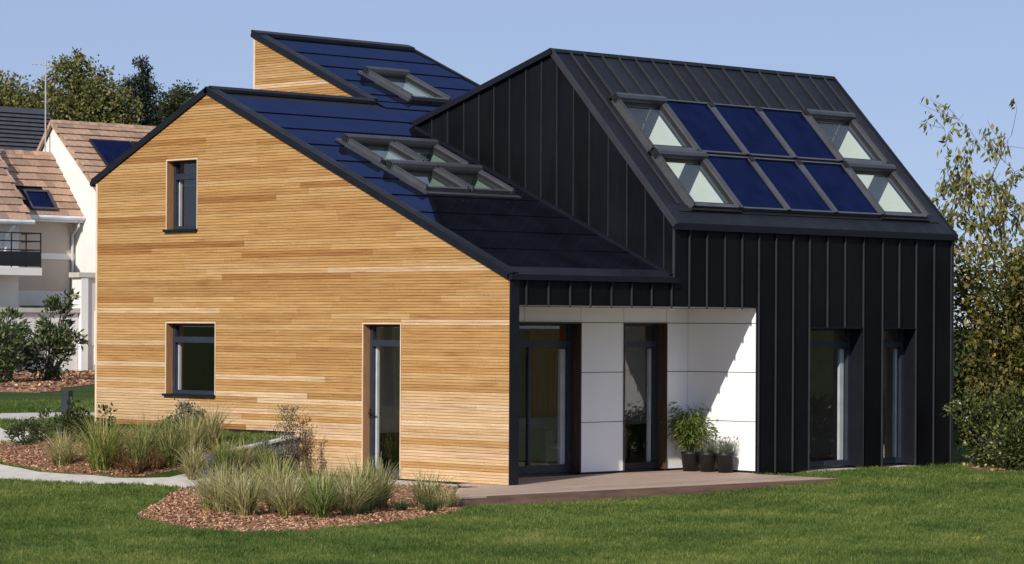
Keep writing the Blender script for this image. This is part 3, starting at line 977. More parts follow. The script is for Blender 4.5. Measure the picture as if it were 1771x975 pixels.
k.quad((XR, YB-0.06, ZR), (-6.07, YB-0.06, zroofB(-6.07)), (-6.07, YE, zroofB(-6.07)), (XR, YE, ZR))
k.quad((-6.07, YCE, zroofB(-6.07)), (-8.0, YCE, 5.3), (-8, YE, 5.3), (-6.07, YE, zroofB(-6.07)))
k.build('rear_slope', 'roof_metal', mr)
k = MB()
n2 = Vector((-SBL, 0, 1)).normalized()
a, b = Vector((XR+0.02, YB-0.08, ZR+0.025)), Vector((-6.09, YB-0.08, zroofB(-6.09)+0.025))
k.prism([a, b, b-n2*0.095, a-n2*0.095], (0, 0.075, 0)); k.build('verge', 'black_trim', mr)
k = MB(); k.prism([(XR-0.05, YB-0.07, ZR-0.0), (XR, YB-0.07, ZR+0.03), (XR+0.06, YB-0.07, ZR-0.035), (XR, YB-.07, ZR-.03)], (0, YE-YB+0.14, 0)); k.build('ridge_cap', 'roof_metal', mr)
# field of roof windows and solar collectors
CY = [4.22, 5.40, 6.62, 7.86, 9.12, 10.42]
ROWS = [(-1.975, -1.105), (-1.065, -0.195)]
for r_, (xa, xb) in enumerate(ROWS):
    L = (xb-xa)/cB
    for c in range(5):
        y0, w = CY[c]+0.01, CY[c+1]-CY[c]-0.02
        T = TB(y0, xa, 0.02)
        if c in (0, 4):
            roof_window(T, w, L)
        else:
            o = empty('solar_collector', (0, 0, 0), house)
            k = MB(T)
            for b in ((0, 0.05, 0, L, -0.05, 0.075), (w-0.05, w, 0, L, -0.05, 0.075), (0.05, w-0.05, 0, 0.03, -0.05, 0.07), (0.05, w-0.05, L-0.035, L, -0.05, 0.07)): k.box(*b)
            k.build('frame', 'skylight_rail', o)
            k = MB(T); k.box(0.05, w-0.05, 0.03, L-0.035, -0.04, 0.045); k.build('absorber', 'collector_glass', o)
            k = MB(T); k.box(w-0.055, w+0.06, 0.015, 0.12, 0.0755, 0.10); k.build('clip', 'gasket', o)
    # cover strips between the columns
    for c in range(1, 5):
        panB('cover_strip', CY[c]-0.045, CY[c]+0.045, xa+0.02, xb, 0.096, 0.108, 'skylight_rail', house)
for c in range(1, 4):
    panB('lining', CY[c], CY[c+1], FX0, FX1, -0.05, -0.035, 'gasket', house)
panB('flashing', FY0, FY1, FX0-0.018, FX0+0.02, 0.0, 0.05, 'gasket', house)
panB('flashing', FY0, FY1, -1.10, -1.07, -0.03, 0.03, 'gasket', house)
panB('flashing', YB+0.3, YE-0.2, FX1-0.01, FX1+0.03, 0.007, 0.02, 'gasket', house)
# attic room: partitions the sun reaches through the roof windows
k = MB()
for y in (CY[1]-0.06, CY[5]-0.06):
    k.quad((-4.6, y, 3.0), (-0.1, y, 3.0), (-0.1, y, 4.05), (XR, y, ZR-0.15), (-4.6, y, 6.2))
k.quad((-4.6, YB+0.05, 3.0), (-4.6, YE-0.05, 3.0), (-4.6, YE-.05, 6.25), (-4.6, YB+.05, 6.25))
k.quad((-0.06, YB+0.1, 3.0), (-4.6, YB+0.1, 3.0), (-4.6, YE, 3.0), (-0.06, YE, 3.0))
k.quad((-0.06, YB+0.1, 3.0), (-0.06, YE-0.1, 3.0), (-0.06, YE-.1, 3.95), (-0.06, YB+.1, 3.95))
k.build('attic_room', 'interior_white', house)

# ---- windows
def window(T, w, h, dep, tz, rev='reveal_wood', rim='edge_trim', sill=True, frame='frame_metal', mull=(), handle=False, name='window', right_rail=0.0, left_rail=0.0, bottom=0.06, thr=0.0):
    o = empty(name, (0, 0, 0), house)
    def piece(nm, m, boxes):
        k = MB(T)
        for b in boxes: k.box(*b)
        return k.build(nm, m, o)
    t = 0.018
    piece('reveal', rev, [(0, t, 0, h, -dep-.05, 0.022), (w-t, w, 0, h, -dep-.05, 0.022), (t, w-t, h-t, h, -dep-.05, 0.022)])
    if rim:
        piece('rim', rim, [(-0.006, 0.010, 0, h+0.006, 0.0225, 0.030), (w-0.010, w+0.006, 0, h+0.006, 0.0225, 0.030), (0.010, w-0.010, h-0.010, h+0.006, 0.0225, 0.030)])
    if sill:
        piece('sill', 'black_trim', [(-0.035, w+0.005, -0.028, 0.012, -dep, 0.075)])
    f = 0.065
    a, b = t, w-t
    bars = [(a, a+f, 0.012, h-t, -dep-0.03, -dep+0.045), (b-f, b, 0.012, h-t, -dep-0.03, -dep+0.045), (a+f, b-f, 0.012, 0.012+bottom, -dep-0.03, -dep+0.045), (a+f, b-f, h-t-f*.6, h-t, -dep-0.03, -dep+0.045)]
    piece('frame', frame, bars)
    if tz: piece('transom', frame, [(a+f, b-f, tz, tz+0.10, -dep-0.025, -dep+0.055)])
    for mx in mull: piece('mullion', frame, [(mx-0.025, mx+0.025, 0.012+bottom, tz or h-t-f*.6, -dep-0.02, -dep+0.035)])
    if left_rail: piece('pale_edge', 'pale_rail', [(a+f+0.01, a+f+0.01+left_rail, 0.015+bottom, (tz or h)-0.01, -dep-0.06, -dep-0.012)])
    if right_rail: piece('pale_edge', 'pale_rail', [(b-f-0.01-right_rail, b-f-0.01, 0.015+bottom, (tz or h)-0.03, -dep-0.09, -dep-0.04)])
    k = MB(T); k.quad((a+f-.01, 0.02+bottom-.02, -dep), (b-f+.01, 0.02+bottom-.02, -dep), (b-f+.01, h-t-f*.5, -dep), (a+f-.01, h-t-f*.5, -dep)); k.build('pane', 'window_glass', o)
    if handle:
        k = MB(T); k.box(a+0.02, a+0.045, 0.93, 1.07, -dep+0.046, -dep+0.07); k.box(a+0.02, a+0.15, 0.99, 1.015, -dep+0.071, -dep+0.09); k.build('handle', 'gasket', o)
    return o
for i, (x0, x1, z0, z1) in enumerate(OPEN):
    w, h = x1-x0, z1-z0
    if i == 0: window(at(TG, x0, 0, z0), w, h, 0.16, 0.86, left_rail=0.03)
    if i == 1: window(at(TG, x0, 0, z0), w, h, 0.16, 0.88, left_rail=0.03)
    if i == 2: window(at(TG, x0, 0, z0), w, h, 0.16, 2.06, sill=False, handle=True, name='glazed_door', left_rail=0.035, bottom=0.10)
bar('threshold', 'black_trim', house, OPEN[2][0], OPEN[2][1], -0.05, 0.15, -0.06, 0.02)
for (y0, y1) in ((6.982, 8.422), (8.944, 9.896)):
    window(at(TF, 0, y0, 0.03), y1-y0, ZW-0.03, 0.30, 2.02, rev='black_trim', rim=None, sill=False, frame='frame_metal', right_rail=0.10 if y0 < 8 else 0.05, bottom=0.09)
    bar('threshold', 'concrete', house, -0.28, 0.05, y0-0.05, y1+0.03, -0.12, -0.005)

# ---- recessed terrace
DX = -1.53
rw = empty('recess_wall', (0, 0, 0), house)
def panel(y0, y1, z0, z1, x=DX):
    k = MB(); k.box(x-0.012, x, y0+0.006, y1-0.006, z0+0.006, z1-0.006); return k.build('cladding_panel', 'white_panel', rw)
ZP = [0.03, 0.838, 1.645, 2.45, ZS-0.004]
DOOR = (0.40, 3.10); WIN = (4.11, 5.15)
for a, b in zip(ZP[:3], ZP[1:4]):
    panel(3.10, 4.11, a, b); panel(5.15, 5.684, a, b)
for a, b in zip((0.18, 1.81, 3.10, 4.11, 5.15), (1.81, 3.10, 4.11, 5.15, 5.684)):
    panel(a, b, ZP[3], ZP[4])
panel(0.18, 0.40, 0.03, 2.45)
for a, b in zip(ZP[:4], ZP[1:5]):
    k = MB(); k.box(DX+0.001, -0.022, 5.68, 5.692, a+0.006, b-0.006); k.build('cladding_panel', 'white_panel', rw)
k = MB()
for a, b in ((0.17, 0.40), (3.10, 4.11), (5.15, 5.75)): k.box(DX-0.05, DX-0.014, a, b, 0.0, 2.45)
k.box(DX-0.05, DX-0.014, 0.17, 5.75, 2.45, ZS)
k.box(DX-0.05, -0.013, 5.694, 5.72, 0.0, ZS)
k.build('sheathing', 'gasket', rw)
k = MB(); k.box(DX-0.05, -0.011, 0.172, 5.70, ZS-0.001, ZS+0.02); k.build('soffit', 'white_panel', rw)
k = MB(); k.box(DX-0.05, -0.012, 0.10, 0.168, 0.0, ZS+0.02); k.build('cheek_wall', 'black_trim', rw)
k = MB(); k.box(-0.022, -0.0005, 5.655, 5.70, 0.0, ZS); k.build('corner_trim', 'black_trim', rw)
window(at(TF, DX, DOOR[0], 0.03), DOOR[1]-DOOR[0], 2.42, 0.22, 2.02, rev='dark_wood', rim=None, sill=False, name='sliding_door', mull=(1.72,), right_rail=0.11, bottom=0.12)
window(at(TF, DX, WIN[0], 0.03), WIN[1]-WIN[0], 2.42, 0.22, 2.02, rev='dark_wood', rim=None, sill=False, name='glazed_door', right_rail=0.05, bottom=0.10)
# rooms behind the glass
k = MB(); k.box(-10.1, DX-0.3, 0.35, 10.8, -0.02, 0.02); k.box(DX-0.3, -0.35, 5.8, 10.8, -0.02, 0.02); k.box(-10.1, -5.21, 0.35, 3.29, 0.62, 0.72); k.build('room_floor', 'interior_floor', house)
k = MB()
k.box(-5.2, -5.1, 0.3, 10.8, 0.02, 2.7); k.box(-10.1, -5.2, 3.3, 3.4, 0.02, 5.2); k.box(-5.1, -0.1, 10.6, 10.7, 0.02, 2.7); k.box(-2.2, -2.1, 5.75, 6.4, 0.02, 2.7)
k.build('room_wall', 'interior_dim', house)
k = MB(); k.box(-10.1, DX-0.06, 0.35, 10.8, 2.72, 2.78); k.box(DX-.06, -0.1, 5.75, 10.8, 2.72, 2.78); k.build('room_ceiling', 'interior_dim', house)
bar('wood_partition', 'interior_wood', house, -4.6, -4.5, 5.0, 6.6, 0.02, 2.70)
k = MB(); k.box(-4.4, -3.5, 4.3, 6.3, 0.10, 0.42); k.box(-4.4, -4.15, 4.3, 6.3, 0.421, 0.82); k.box(-4.149, -3.5, 4.3, 4.5, 0.421, 0.62); k.box(-4.149, -3.5, 6.1, 6.3, 0.421, 0.62)
for a in (-4.3, -3.6):
    for b in (4.4, 6.2): k.box(a-.025, a+.025, b-.025, b+.025, 0.02, 0.10)
tag(k.build('sofa', 'sofa_cloth'), 'grey sofa in the room behind the sliding glass door', 'sofa')

# ---- deck
deck = empty('deck', (0, -1, -0.1))
tag(deck, 'low brown timber deck along the recessed white terrace wall', 'deck')
def dk(o):
    o.parent = deck
    o.matrix_parent_inverse = Matrix.Translation((0, 1, 0.1))
    return o
bw = 0.139
def yl(x): return -2.74+(1.66-x)*1.0 if x > -0.9 else 0.02
x = -1.52
while x < 1.66:
    xe = min(x+bw, 1.70)
    y0, y1 = yl(x), 5.45
    if x < 0.0:
        y1 = 5.672
    if x < -0.02 and x > -1.6: y0 = max(y0, -0.30) if x > -0.9 else 0.175
    if x < -0.02: y0 = max(y0, 0.175) if x <= -0.9 else y0
    cut = y0+random.uniform(1.6, 4.2)
    for a, b in ((y0, cut), (cut+0.003, y1)):
        if b-a < 0.1: continue
        k = MB()
        if xe > 1.5: k.prism([(x+0.003, a, -0.028), (xe+0.0+(0.115 if xe > 1.69 else 0)*0, a, -0.028), (xe, b, -0.028), (x+.003, b, -0.028)], (0, 0, 0.028))
        else: k.box(x+0.003, xe-0.003, a, b, -0.028, 0.0)
        dk(k.build('deck_board', 'deck_wood'))
    x += bw
# the front edge runs very slightly outwards
k = MB(); k.prism([(1.64, -2.72, -0.0285), (1.66, -2.74, -0.0285), (1.855, 5.45, -0.0285), (1.70, 5.45, -0.0285)], (0, 0, 0.0283)); dk(k.build('deck_board', 'deck_wood'))
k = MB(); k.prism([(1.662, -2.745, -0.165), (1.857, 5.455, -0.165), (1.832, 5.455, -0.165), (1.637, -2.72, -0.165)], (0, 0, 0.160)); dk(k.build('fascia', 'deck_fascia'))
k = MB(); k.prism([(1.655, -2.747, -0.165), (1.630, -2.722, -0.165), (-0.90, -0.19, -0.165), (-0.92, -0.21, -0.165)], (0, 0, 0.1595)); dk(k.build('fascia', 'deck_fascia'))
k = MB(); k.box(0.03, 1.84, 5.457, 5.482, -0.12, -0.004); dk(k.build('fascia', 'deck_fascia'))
k = MB(); k.box(-1.5, 1.55, 0.2, 5.40, -0.10, -0.04); dk(k.build('joists', 'backing'))

# ------------------------------------------------------------------ garden things
rt = MB()
rt.prism([(-5.02, -0.03, -0.2), (-5.02, -1.40, -0.2), (-5.02, -1.40, 0.385), (-5.02, -0.03, 0.575)], (0.20, 0, 0))  # face coloured dark to paint in the shade on it
o = rt.build('retaining_wall', 'concrete_dark_shaded'); k = MB(); k.prism([(-5.10, -0.03, 0.576), (-5.10, -1.42, 0.383), (-5.10, -1.42, 0.413), (-5.10, -0.03, 0.605)], (0.32, 0, 0)); k.build('coping', 'concrete', o); tag(o, 'sloping pale concrete retaining wall meeting the timber gable', 'wall')
k = MB(); k.box(-4.79, -4.57, -1.98, -1.76, -0.15, 0.36)
tag(k.build('stone_post', 'concrete_dark_shaded'), 'dark square stone post beside the sloping concrete wall', 'post')

bo = empty('bollard', (-14.2, 2.2, 0.62)); tag(bo, 'square dark metal bollard light beside the narrow path', 'bollard')
k = MB(Matrix.Rotation(0.35, 4, 'Z'))
k.box(-0.08, 0.08, -0.08, 0.08, 0.0, 0.40)
k.build('post', 'bollard_metal', bo)
k = MB(Matrix.Rotation(0.35, 4, 'Z')); k.box(-0.079, 0.079, -0.079, 0.079, 0.41, 0.50); k.box(-0.07, 0.07, -0.07, 0.07, 0.39, 0.41); k.build('head', 'bollard_metal', bo)
k = MB(Matrix.Rotation(0.35, 4, 'Z')); k.box(-0.14, 0.14, -0.14, 0.14, -0.05, 0.03); k.build('base', 'concrete', bo)

def tuft(n, h, spread, rng, w=0.009, seg=4, stiff=0.5, heads=0.0):
    """arching grass blades from one crown; returns quads and a value per quad"""
    a = rng.uniform(0, 2*math.pi, n)
    r0 = np.sqrt(rng.uniform(0, 1, n))*spread*0.28
    hh = h*rng.uniform(0.35, 1.12, n)
    out_ = rng.uniform(0.02, 1.0, n)**0.8*spread*1.25
    kink = rng.normal(0, 0.07*h, (n, 2))
    base = np.stack([np.cos(a)*r0, np.sin(a)*r0, np.zeros(n)], 1)
    a2 = a+rng.normal(0, 0.8, n)
    dirx = np.stack([np.cos(a2), np.sin(a2), np.zeros(n)], 1)
    side = np.stack([-np.sin(a2+rng.normal(0, .6, n)), np.cos(a2), np.zeros(n)], 1)
    side = unit(side)
    Q, Rr = [], []
    rv = np.clip(rng.normal(0.52, 0.30, n), 0, 1)
    prev = None
    for i in range(seg+1):
        t = i/seg
        p = base+dirx*(out_*t**1.8)[:, None]+np.stack([np.zeros(n), np.zeros(n), hh*(t-0.28*(1-stiff)*t**3*out_/max(spread, 1e-3)*1.6)], 1)
        p[:, :2] += kink*(t*t)
        ww = w*(1-0.85*t**1.5)
        l, r = p-side*ww/2, p+side*ww/2
        if prev is not None:
            Q.append(np.stack([prev[0], prev[1], r, l], 1))
            Rr.append(np.clip(rv+0.25*(t-0.4), 0, 1))
        prev = (l, r)
    return np.concatenate(Q), np.concatenate(Rr)

def grass_clump(x, y, h, spread, m, label, group, seed, n=340, w=0.0165, stiff=0.5, name='grass_clump'):
    rng = np.random.default_rng(seed)
    Q, R_ = tuft(n, h, spread, rng, w, 4, stiff)
    o = link(name, arrmesh(name, Q, 4, R_), m)
    o.location = (x, y, float(zg(x, y))+0.01)
    return tag(o, label, 'grass clump', group, 'thing')
FRONT = [(2.05, -5.0, 0.55, 0.34, 'grass_straw', 360), (1.9, -4.75, 0.5, 0.3, 'grass_green', 320),   # x, y, height, spread, material, blades
 (0.05, -5.75, 0.62, 0.36, 'grass_straw', 380), (0.55, -5.95, 0.66, 0.40, 'grass_straw', 420), (1.25, -6.15, 0.62, 0.42, 'grass_straw', 420), (1.0, -5.35, 0.70, 0.40, 'grass_straw', 340),
 (0.45, -4.95, 0.74, 0.36, 'grass_lime', 420), (1.65, -5.75, 0.55, 0.36, 'grass_straw', 340), (1.35, -5.05, 0.66, 0.42, 'grass_lime', 460), (1.0, -4.45, 0.60, 0.36, 'grass_straw', 340), (2.2, -5.65, 0.62, 0.34, 'grass_green', 420),
 (0.75, -3.85, 0.62, 0.30, 'grass_straw', 300), (1.55, -4.35, 0.72, 0.44, 'grass_lime', 480), (1.2, -3.75, 0.68, 0.40, 'grass_straw', 420), (1.35, -2.95, 0.50, 0.42, 'grass_straw', 360), (1.75, -3.0, 0.30, 0.28, 'grass_straw', 220),
 (-0.6, -4.2, 0.55, 0.34, 'grass_lime', 300), (-1.6, -3.5, 0.5, 0.34, 'grass_straw', 300)]
LB = {'grass_straw': 'straw coloured feathery grass clump in the rounded bark bed', 'grass_lime': 'yellow green feathery grass clump in the rounded bark bed', 'grass_green': 'fresh green upright grass clump in the rounded bark bed'}
for i, (x, y, h, sp, m, n) in enumerate(FRONT):
    grass_clump(x, y, h*1.10, sp*1.12, m, LB[m], 'grasses in the rounded bed', 100+i, int(n*0.78))
for i, (x, y) in enumerate(((1.95, -4.0), (2.25, -3.72))):
    grass_clump(x, y, 0.22+0.04*i, 0.22+.05*i, 'grass_dark', 'low dark green sedge tuft at the front of the rounded bed', 'sedge tufts', 130+i, 200, 0.010, 0.3, 'sedge')
LEFT = [(-7.1, -3.05, 0.52, 0.42, 'grass_straw', 420), (-5.95, -3.1, 0.80, 0.50, 'grass_lime', 560), (-6.3, -2.7, 0.6, 0.4, 'grass_green', 360), (-5.45, -2.75, 0.70, 0.34, 'grass_green', 380), (-5.3, -2.95, 0.30, 0.30, 'grass_russet', 260), (-5.2, -2.35, 0.66, 0.30, 'grass_green', 320), (-5.25, -2.6, 0.34, 0.3, 'grass_russet', 260), (-5.2, -1.95, 0.66, 0.32, 'grass_straw', 340), (-5.25, -1.5, 0.62, 0.32, 'grass_straw', 320), (-6.0, -2.1, 0.55, 0.40, 'grass_green', 360), (-5.7, -1.6, 0.5, 0.36, 'grass_green', 300), (-5.75, -2.95, 0.30, 0.3, 'grass_russet', 260)]
LB2 = {'grass_straw': 'straw coloured grass clump on the sloping bed by the path', 'grass_lime': 'tall yellow green grass clump at the edge of the curved path', 'grass_green': 'green arching grass clump on the sloping bed by the path', 'grass_russet': 'low russet brown grass tuft on the sloping bed by the path'}
for i, (x, y, h, sp, m, n) in enumerate(LEFT):
    grass_clump(x, y, h*1.2, sp*1.25, m, LB2[m], 'grasses on the sloping bed', 160+i, int(n*0.68))

for i, (x, y, h, sp, m, n) in enumerate(((-4.5, -2.45, 0.6, 0.3, 'grass_straw', 320), (-4.45, -1.9, 0.7, 0.34, 'grass_green', 360), (-4.55, -1.45, 0.66, 0.32, 'grass_straw', 340), (-4.3, -1.15, 0.55, 0.3, 'grass_green', 320))):
    grass_clump(x, y, h, sp, m, {'grass_straw': 'straw coloured grass clump at the foot of the concrete wall', 'grass_green': 'green grass clump at the foot of the concrete wall'}[m], 'grasses along the concrete wall', 190+i, n)

def bush(name, label, cat, base, blobs, n, L, Wd, m, seed, stems=6, up=0.35, group=None, part='foliage', stem_r=0.012):
    """shrub: stems from the base into several leaf clumps"""
    rng = np.random.default_rng(seed)
    o = empty(name, base)
    P_, D_ = [], []
    k = MB()
    tot = sum(b[3]*b[4]*b[5] for b in blobs)
    for (cx, cy, cz, rx, ry, rz) in blobs:
        nb = int(n*rx*ry*rz/tot)
        ns = max(4, nb//45)
        d = unit(rng.normal(size=(ns, 3)))
        sub = d*(rng.uniform(0.35, 1.0, (ns, 1))**0.6)*np.array([rx, ry, rz])+np.array([cx, cy, cz])
        cnt = rng.integers(0, ns, nb)
        g = rng.normal(0, 0.16*np.mean([rx, ry, rz])+0.02, (nb, 3))
        P_.append(sub[cnt]+g)
        D_.append(unit(d[cnt]+g*2)+rng.normal(0, 0.55, (nb, 3))+np.array([0, 0, up]))
        for q in range(stems):
            e = sub[rng.integers(0, ns)]
            b0 = np.array([rng.normal(0, 0.04), rng.normal(0, 0.04), -0.03])
            mid = b0*0.4+e*0.6+np.array([0, 0, 0.1*rz])
            k.tube([b0, mid, e], [stem_r, stem_r*0.7, stem_r*0.3], 5)
    Pn = np.concatenate(P_); Dn = np.concatenate(D_)
    ok = Pn[:, 2] > 0.0
    Pn, Dn = Pn[ok], Dn[ok]
    Q = leaves(Pn, Dn, L, Wd, rng)
    link(part, arrmesh(part, Q, 4, np.clip(rng.normal(0.45, 0.24, len(Q)), 0, 1)), m, o)
    k.build('stem', 'twig', o)
    return tag(o, label, cat, group)
def gb(x, y): return (x, y, float(zg(x, y))+0.01)
# sloping bed shrubs
bush('shrub', 'broad leaved green shrub with white buds on the sloping bed', 'shrub', gb(-8.6, -1.75), [(0, 0, 0.30, .30, .30, .28), (-.1, .12, .5, .16, .16, .16), (.42, .38, .42, .16, .16, .20)], 1300, 0.075, 0.045, 'leaf_shrub', 201)
bush('shrub', 'dark small leaved shrub at the end of the sloping bed', 'shrub', gb(-9.5, -2.05), [(0, 0, 0.2, .30, .26, .18), (.25, .25, .36, .12, .12, .24)], 1200, 0.055, 0.03, 'leaf_shrub', 202)
bush('shrub', 'loose pinkish shrub against the foot of the timber gable', 'shrub', gb(-7.25, -0.42), [(0, 0, 0.24, .24, .18, .22), (.32, .05, .2, .2, .16, .16)], 1100, 0.05, 0.028, 'leaf_grey', 203)
bush('shrub', 'low dark cushion shrub at the foot of the timber gable', 'shrub', gb(-7.0, -0.62), [(0, 0, 0.08, .50, .22, .12)], 1100, 0.045, 0.026, 'leaf_shrub', 204)
bush('shrub', 'small low shrub below the square window of the gable', 'shrub', gb(-7.75, -0.40), [(0, 0, 0.10, .26, .14, .12)], 500, 0.04, 0.024, 'leaf_shrub', 205)
k_ = 0
bush('lavender', 'grey green lavender bush on the sloping concrete wall', 'lavender', gb(-4.6, -0.95), [(0, 0, 0.28, .20, .20, .30)], 1500, 0.075, 0.010, 'leaf_lavender', 206, up=1.4)
# pots
def pot(name, label, x, y, rt_, rb, h, group=None):
    o = empty(name, (x, y, 0.001))
    k = MB()
    n = 28
    prof = [(rb, 0.0), (rt_*0.97, h*0.90), (rt_*1.0, h*0.91), (rt_, h), (rt_*0.93, h), (rt_*0.90, h*0.86)]
    vs = [(r*math.cos(2*math.pi*i/n), r*math.sin(2*math.pi*i/n), z) for r, z in prof for i in range(n)]
    fs = [(j*n+i, j*n+(i+1) % n, (j+1)*n+(i+1) % n, (j+1)*n+i) for j in range(len(prof)-1) for i in range(n)]
    fs.append(tuple(range(n))[::-1])
    k.add(vs, fs); k.build('pot', 'pot_black', o, smooth=True)
    k = MB(); k.add([(rt_*.9*math.cos(2*math.pi*i/n), rt_*.9*math.sin(2*math.pi*i/n), h*0.88) for i in range(n)], [tuple(range(n))]); k.build('soil', 'soil', o)
    return tag(o, label, 'plant pot', group)
def foliage(parent, Q, R_, m, nm='foliage'):
    return link(nm, arrmesh(nm, Q, 4, R_), m, parent)
p1 = pot('potted_bamboo', 'black pot with a bushy green bamboo against the white panels', -1.17, 5.36, 0.168, 0.125, 0.315)
rng = np.random.default_rng(31)
k = MB(); Pb, Db = [], []
for i in range(36):
    a = rng.uniform(0, 6.28); rr = rng.uniform(0.05, 0.46); hh = rng.uniform(0.5, 0.80)*(1.1-0.7*rr)+0.05
    t = np.array([math.cos(a)*rr, math.sin(a)*rr, 0.28+hh*0.9])
    if t[1] > 0.26: t[1] = 0.26
    if rng.uniform() < .25: t[2] += 0.12
    k.tube([(0.3*t[0]*.3, .3*t[1]*.3, 0.26), (t[0]*0.6, t[1]*0.6, 0.28+hh*0.6), tuple(t)], [0.005, 0.004, 0.002], 4)
    m_ = 62
    f = rng.uniform(0.35, 1.05, (m_, 1))
    Pb.append(np.array([0, 0, 0.28])*(1-f)+t*f+rng.normal(0, 0.055, (m_, 3)))
    Db.append(np.stack([np.full(m_, math.cos(a)), np.full(m_, math.sin(a)), np.full(m_, -0.55)], 1)+rng.normal(0, 0.5, (m_, 3)))
Pb, Db = np.concatenate(Pb), np.concatenate(Db)
ok = (Pb[:, 1] < 0.28) & (Pb[:, 2] > .3)
foliage(p1, leaves(Pb[ok], Db[ok], 0.12, 0.020, rng), rng.uniform(0, 1, ok.sum()), 'leaf_bamboo')
k.build('cane', 'twig', p1)
for i, (x, y, lb) in enumerate(((-0.83, 5.40, 'black pot of silvery lavender between the bamboo and another lavender'), (-0.47, 5.43, 'black pot of grey lavender with dark flower heads beside the black wall'))):
    q = pot('potted_lavender', lb, x, y, 0.165, 0.12, 0.31, 'lavender pots')
    rng = np.random.default_rng(40+i)
    Q, R_ = tuft(420, 0.27, 0.20, rng, 0.012, 3, 0.9)
    Q[:, :, 2] += 0.27
    Q[:, :, 1] = np.minimum(Q[:, :, 1], 0.235)
    foliage(q, Q, R_*0.9, 'leaf_lavender')
    Pb = np.concatenate([rng.normal(0, 0.095, (34, 2)), rng.uniform(0.46, 0.56, (34, 1))], 1)
    foliage(q, leaves(Pb, np.tile([0, 0, 1.0], (34, 1))+rng.normal(0, .15, (34, 3)), 0.05, 0.018, rng), np.full(34, 1.0), 'leaf_lavender', 'flower_head')['kind'] = 'stuff'
q = pot('potted_shrub', 'dark square planter with a slim grey leaved shrub by the timber gable', -4.35, -0.62, 0.17, 0.15, 0.36)
q.location.z = float(zg(-4.35, -.62))+0.02
rng = np.random.default_rng(55)
Pb = np.stack([rng.normal(-0.02, 0.085, 1100), rng.normal(0, 0.085, 1100), rng.uniform(0.38, 1.12, 1100)], 1)
Pb[:, :2] *= (1.25-0.5*np.abs(Pb[:, 2:3]-0.75))
foliage(q, leaves(Pb, rng.normal(0, .5, (1100, 3))+np.array([0, 0, 0.8]), 0.04, 0.016, rng), rng.uniform(0, 1, 1100), 'leaf_grey')
k = MB()
for i in range(7): k.tube([(rng.normal(0, .02), rng.normal(0, .02), 0.3), (rng.normal(0, .06), rng.normal(0, .06), 0.75), (rng.normal(0, .07), rng.normal(0, .07), 1.1)], [.006, .004, .002], 4)
k.build('stem', 'twig', q)
bush('slim_shrub', 'slim rust coloured upright shrub by the timber gable', 'shrub', gb(-4.02, -0.60), [(0, 0, .3, .10, .10, .3), (0, 0, .72, .07, .07, .32)], 1000, 0.04, 0.017, 'leaf_rust', 210, up=0.9)

# evergreen shrubs in front of the neighbours' wall
for i, (x, y, bl, n, lb) in enumerate((
    (-30.6, 11.7, [(0, 0, 0.75, .75, .75, .75), (-.3, -.3, 1.3, .35, .35, .35), (.35, .4, 1.35, .3, .3, .35)], 3600, 'wide evergreen laurel shrub with pale leaf edges below the white wall'),
    (-30.85, 13.65, [(0, 0, 0.7, .55, .55, .6), (.1, .15, 1.5, .32, .32, .6), (.3, .35, 2.15, .2, .2, .4), (.5, .5, 1.1, .25, .25, .35)], 3200, 'tall leaning evergreen laurel shrub below the white wall'),
    (-31.1, 12.7, [(0, 0, 0.8, .42, .42, .7), (0, 0, 1.5, .22, .22, .3)], 1700, 'upright evergreen laurel shrub between the wide and the leaning one'),
    (-29.8, 15.9, [(0.3, 0.4, 0.9, .22, .22, .7), (.25, .3, 1.45, .18, .18, .3)], 800, 'thin leafy laurel half hidden by the timber gable'),
    (-30.8, 10.6, [(0, 0, 0.6, .55, .55, .6)], 1600, 'low laurel shrub at the end of the mulch strip'))):
    bush('laurel', lb, 'shrub', gb(x, y), bl, int(n*0.62), 0.17, 0.062, 'leaf_laurel', 220+i, stem_r=0.02)

# ------------------------------------------------------------------ right hand side: shrubs, hedge and walnut tree
bush('evergreen_shrub', 'glossy dark evergreen shrub at the corner of the black wall', 'shrub', gb(1.15, 10.75), [(0, 0, .5, .5, .5, .5), (-.35, -.35, 1.0, .3, .3, .3), (.25, .2, 1.0, .4, .4, .38), (-.55, -.5, .95, .18, .18, .2)], 5600, 0.075, 0.042, 'leaf_box', 240, stem_r=0.015)
bush('evergreen_shrub', 'rounded dark evergreen shrub at the edge of the lawn', 'shrub', gb(2.15, 10.15), [(0, 0, .42, .5, .5, .42), (.35, .3, .8, .45, .45, .4)], 6720, 0.075, 0.042, 'leaf_box', 241, stem_r=0.015)
bush('evergreen_shrub', 'tall dark evergreen shrub behind the rounded one', 'shrub', gb(2.3, 11.5), [(0, 0, .5, .6, .6, .5)], 6720, 0.08, 0.045, 'leaf_box', 242, stem_r=0.015)
bush('creeper_hedge', 'tall hedge of yellowing creeper leaves behind the black wall', 'hedge', gb(0.35, 12.35), [(-.35, -.2, 1.5, .75, .75, 1.5), (.4, .4, 1.6, .9, .9, 1.6), (-.3, -.15, 2.9, .7, .7, 1.0), (.5, .5, 3.0, .9, .9, 1.0), (1.25, 1.25, 1.7, .9, .9, 1.6), (1.3, 1.3, 3.1, .9, .9, 1.0)], 30000, 0.105, 0.066, 'leaf_hedge', 243, stems=16, up=-0.2, stem_r=0.018)

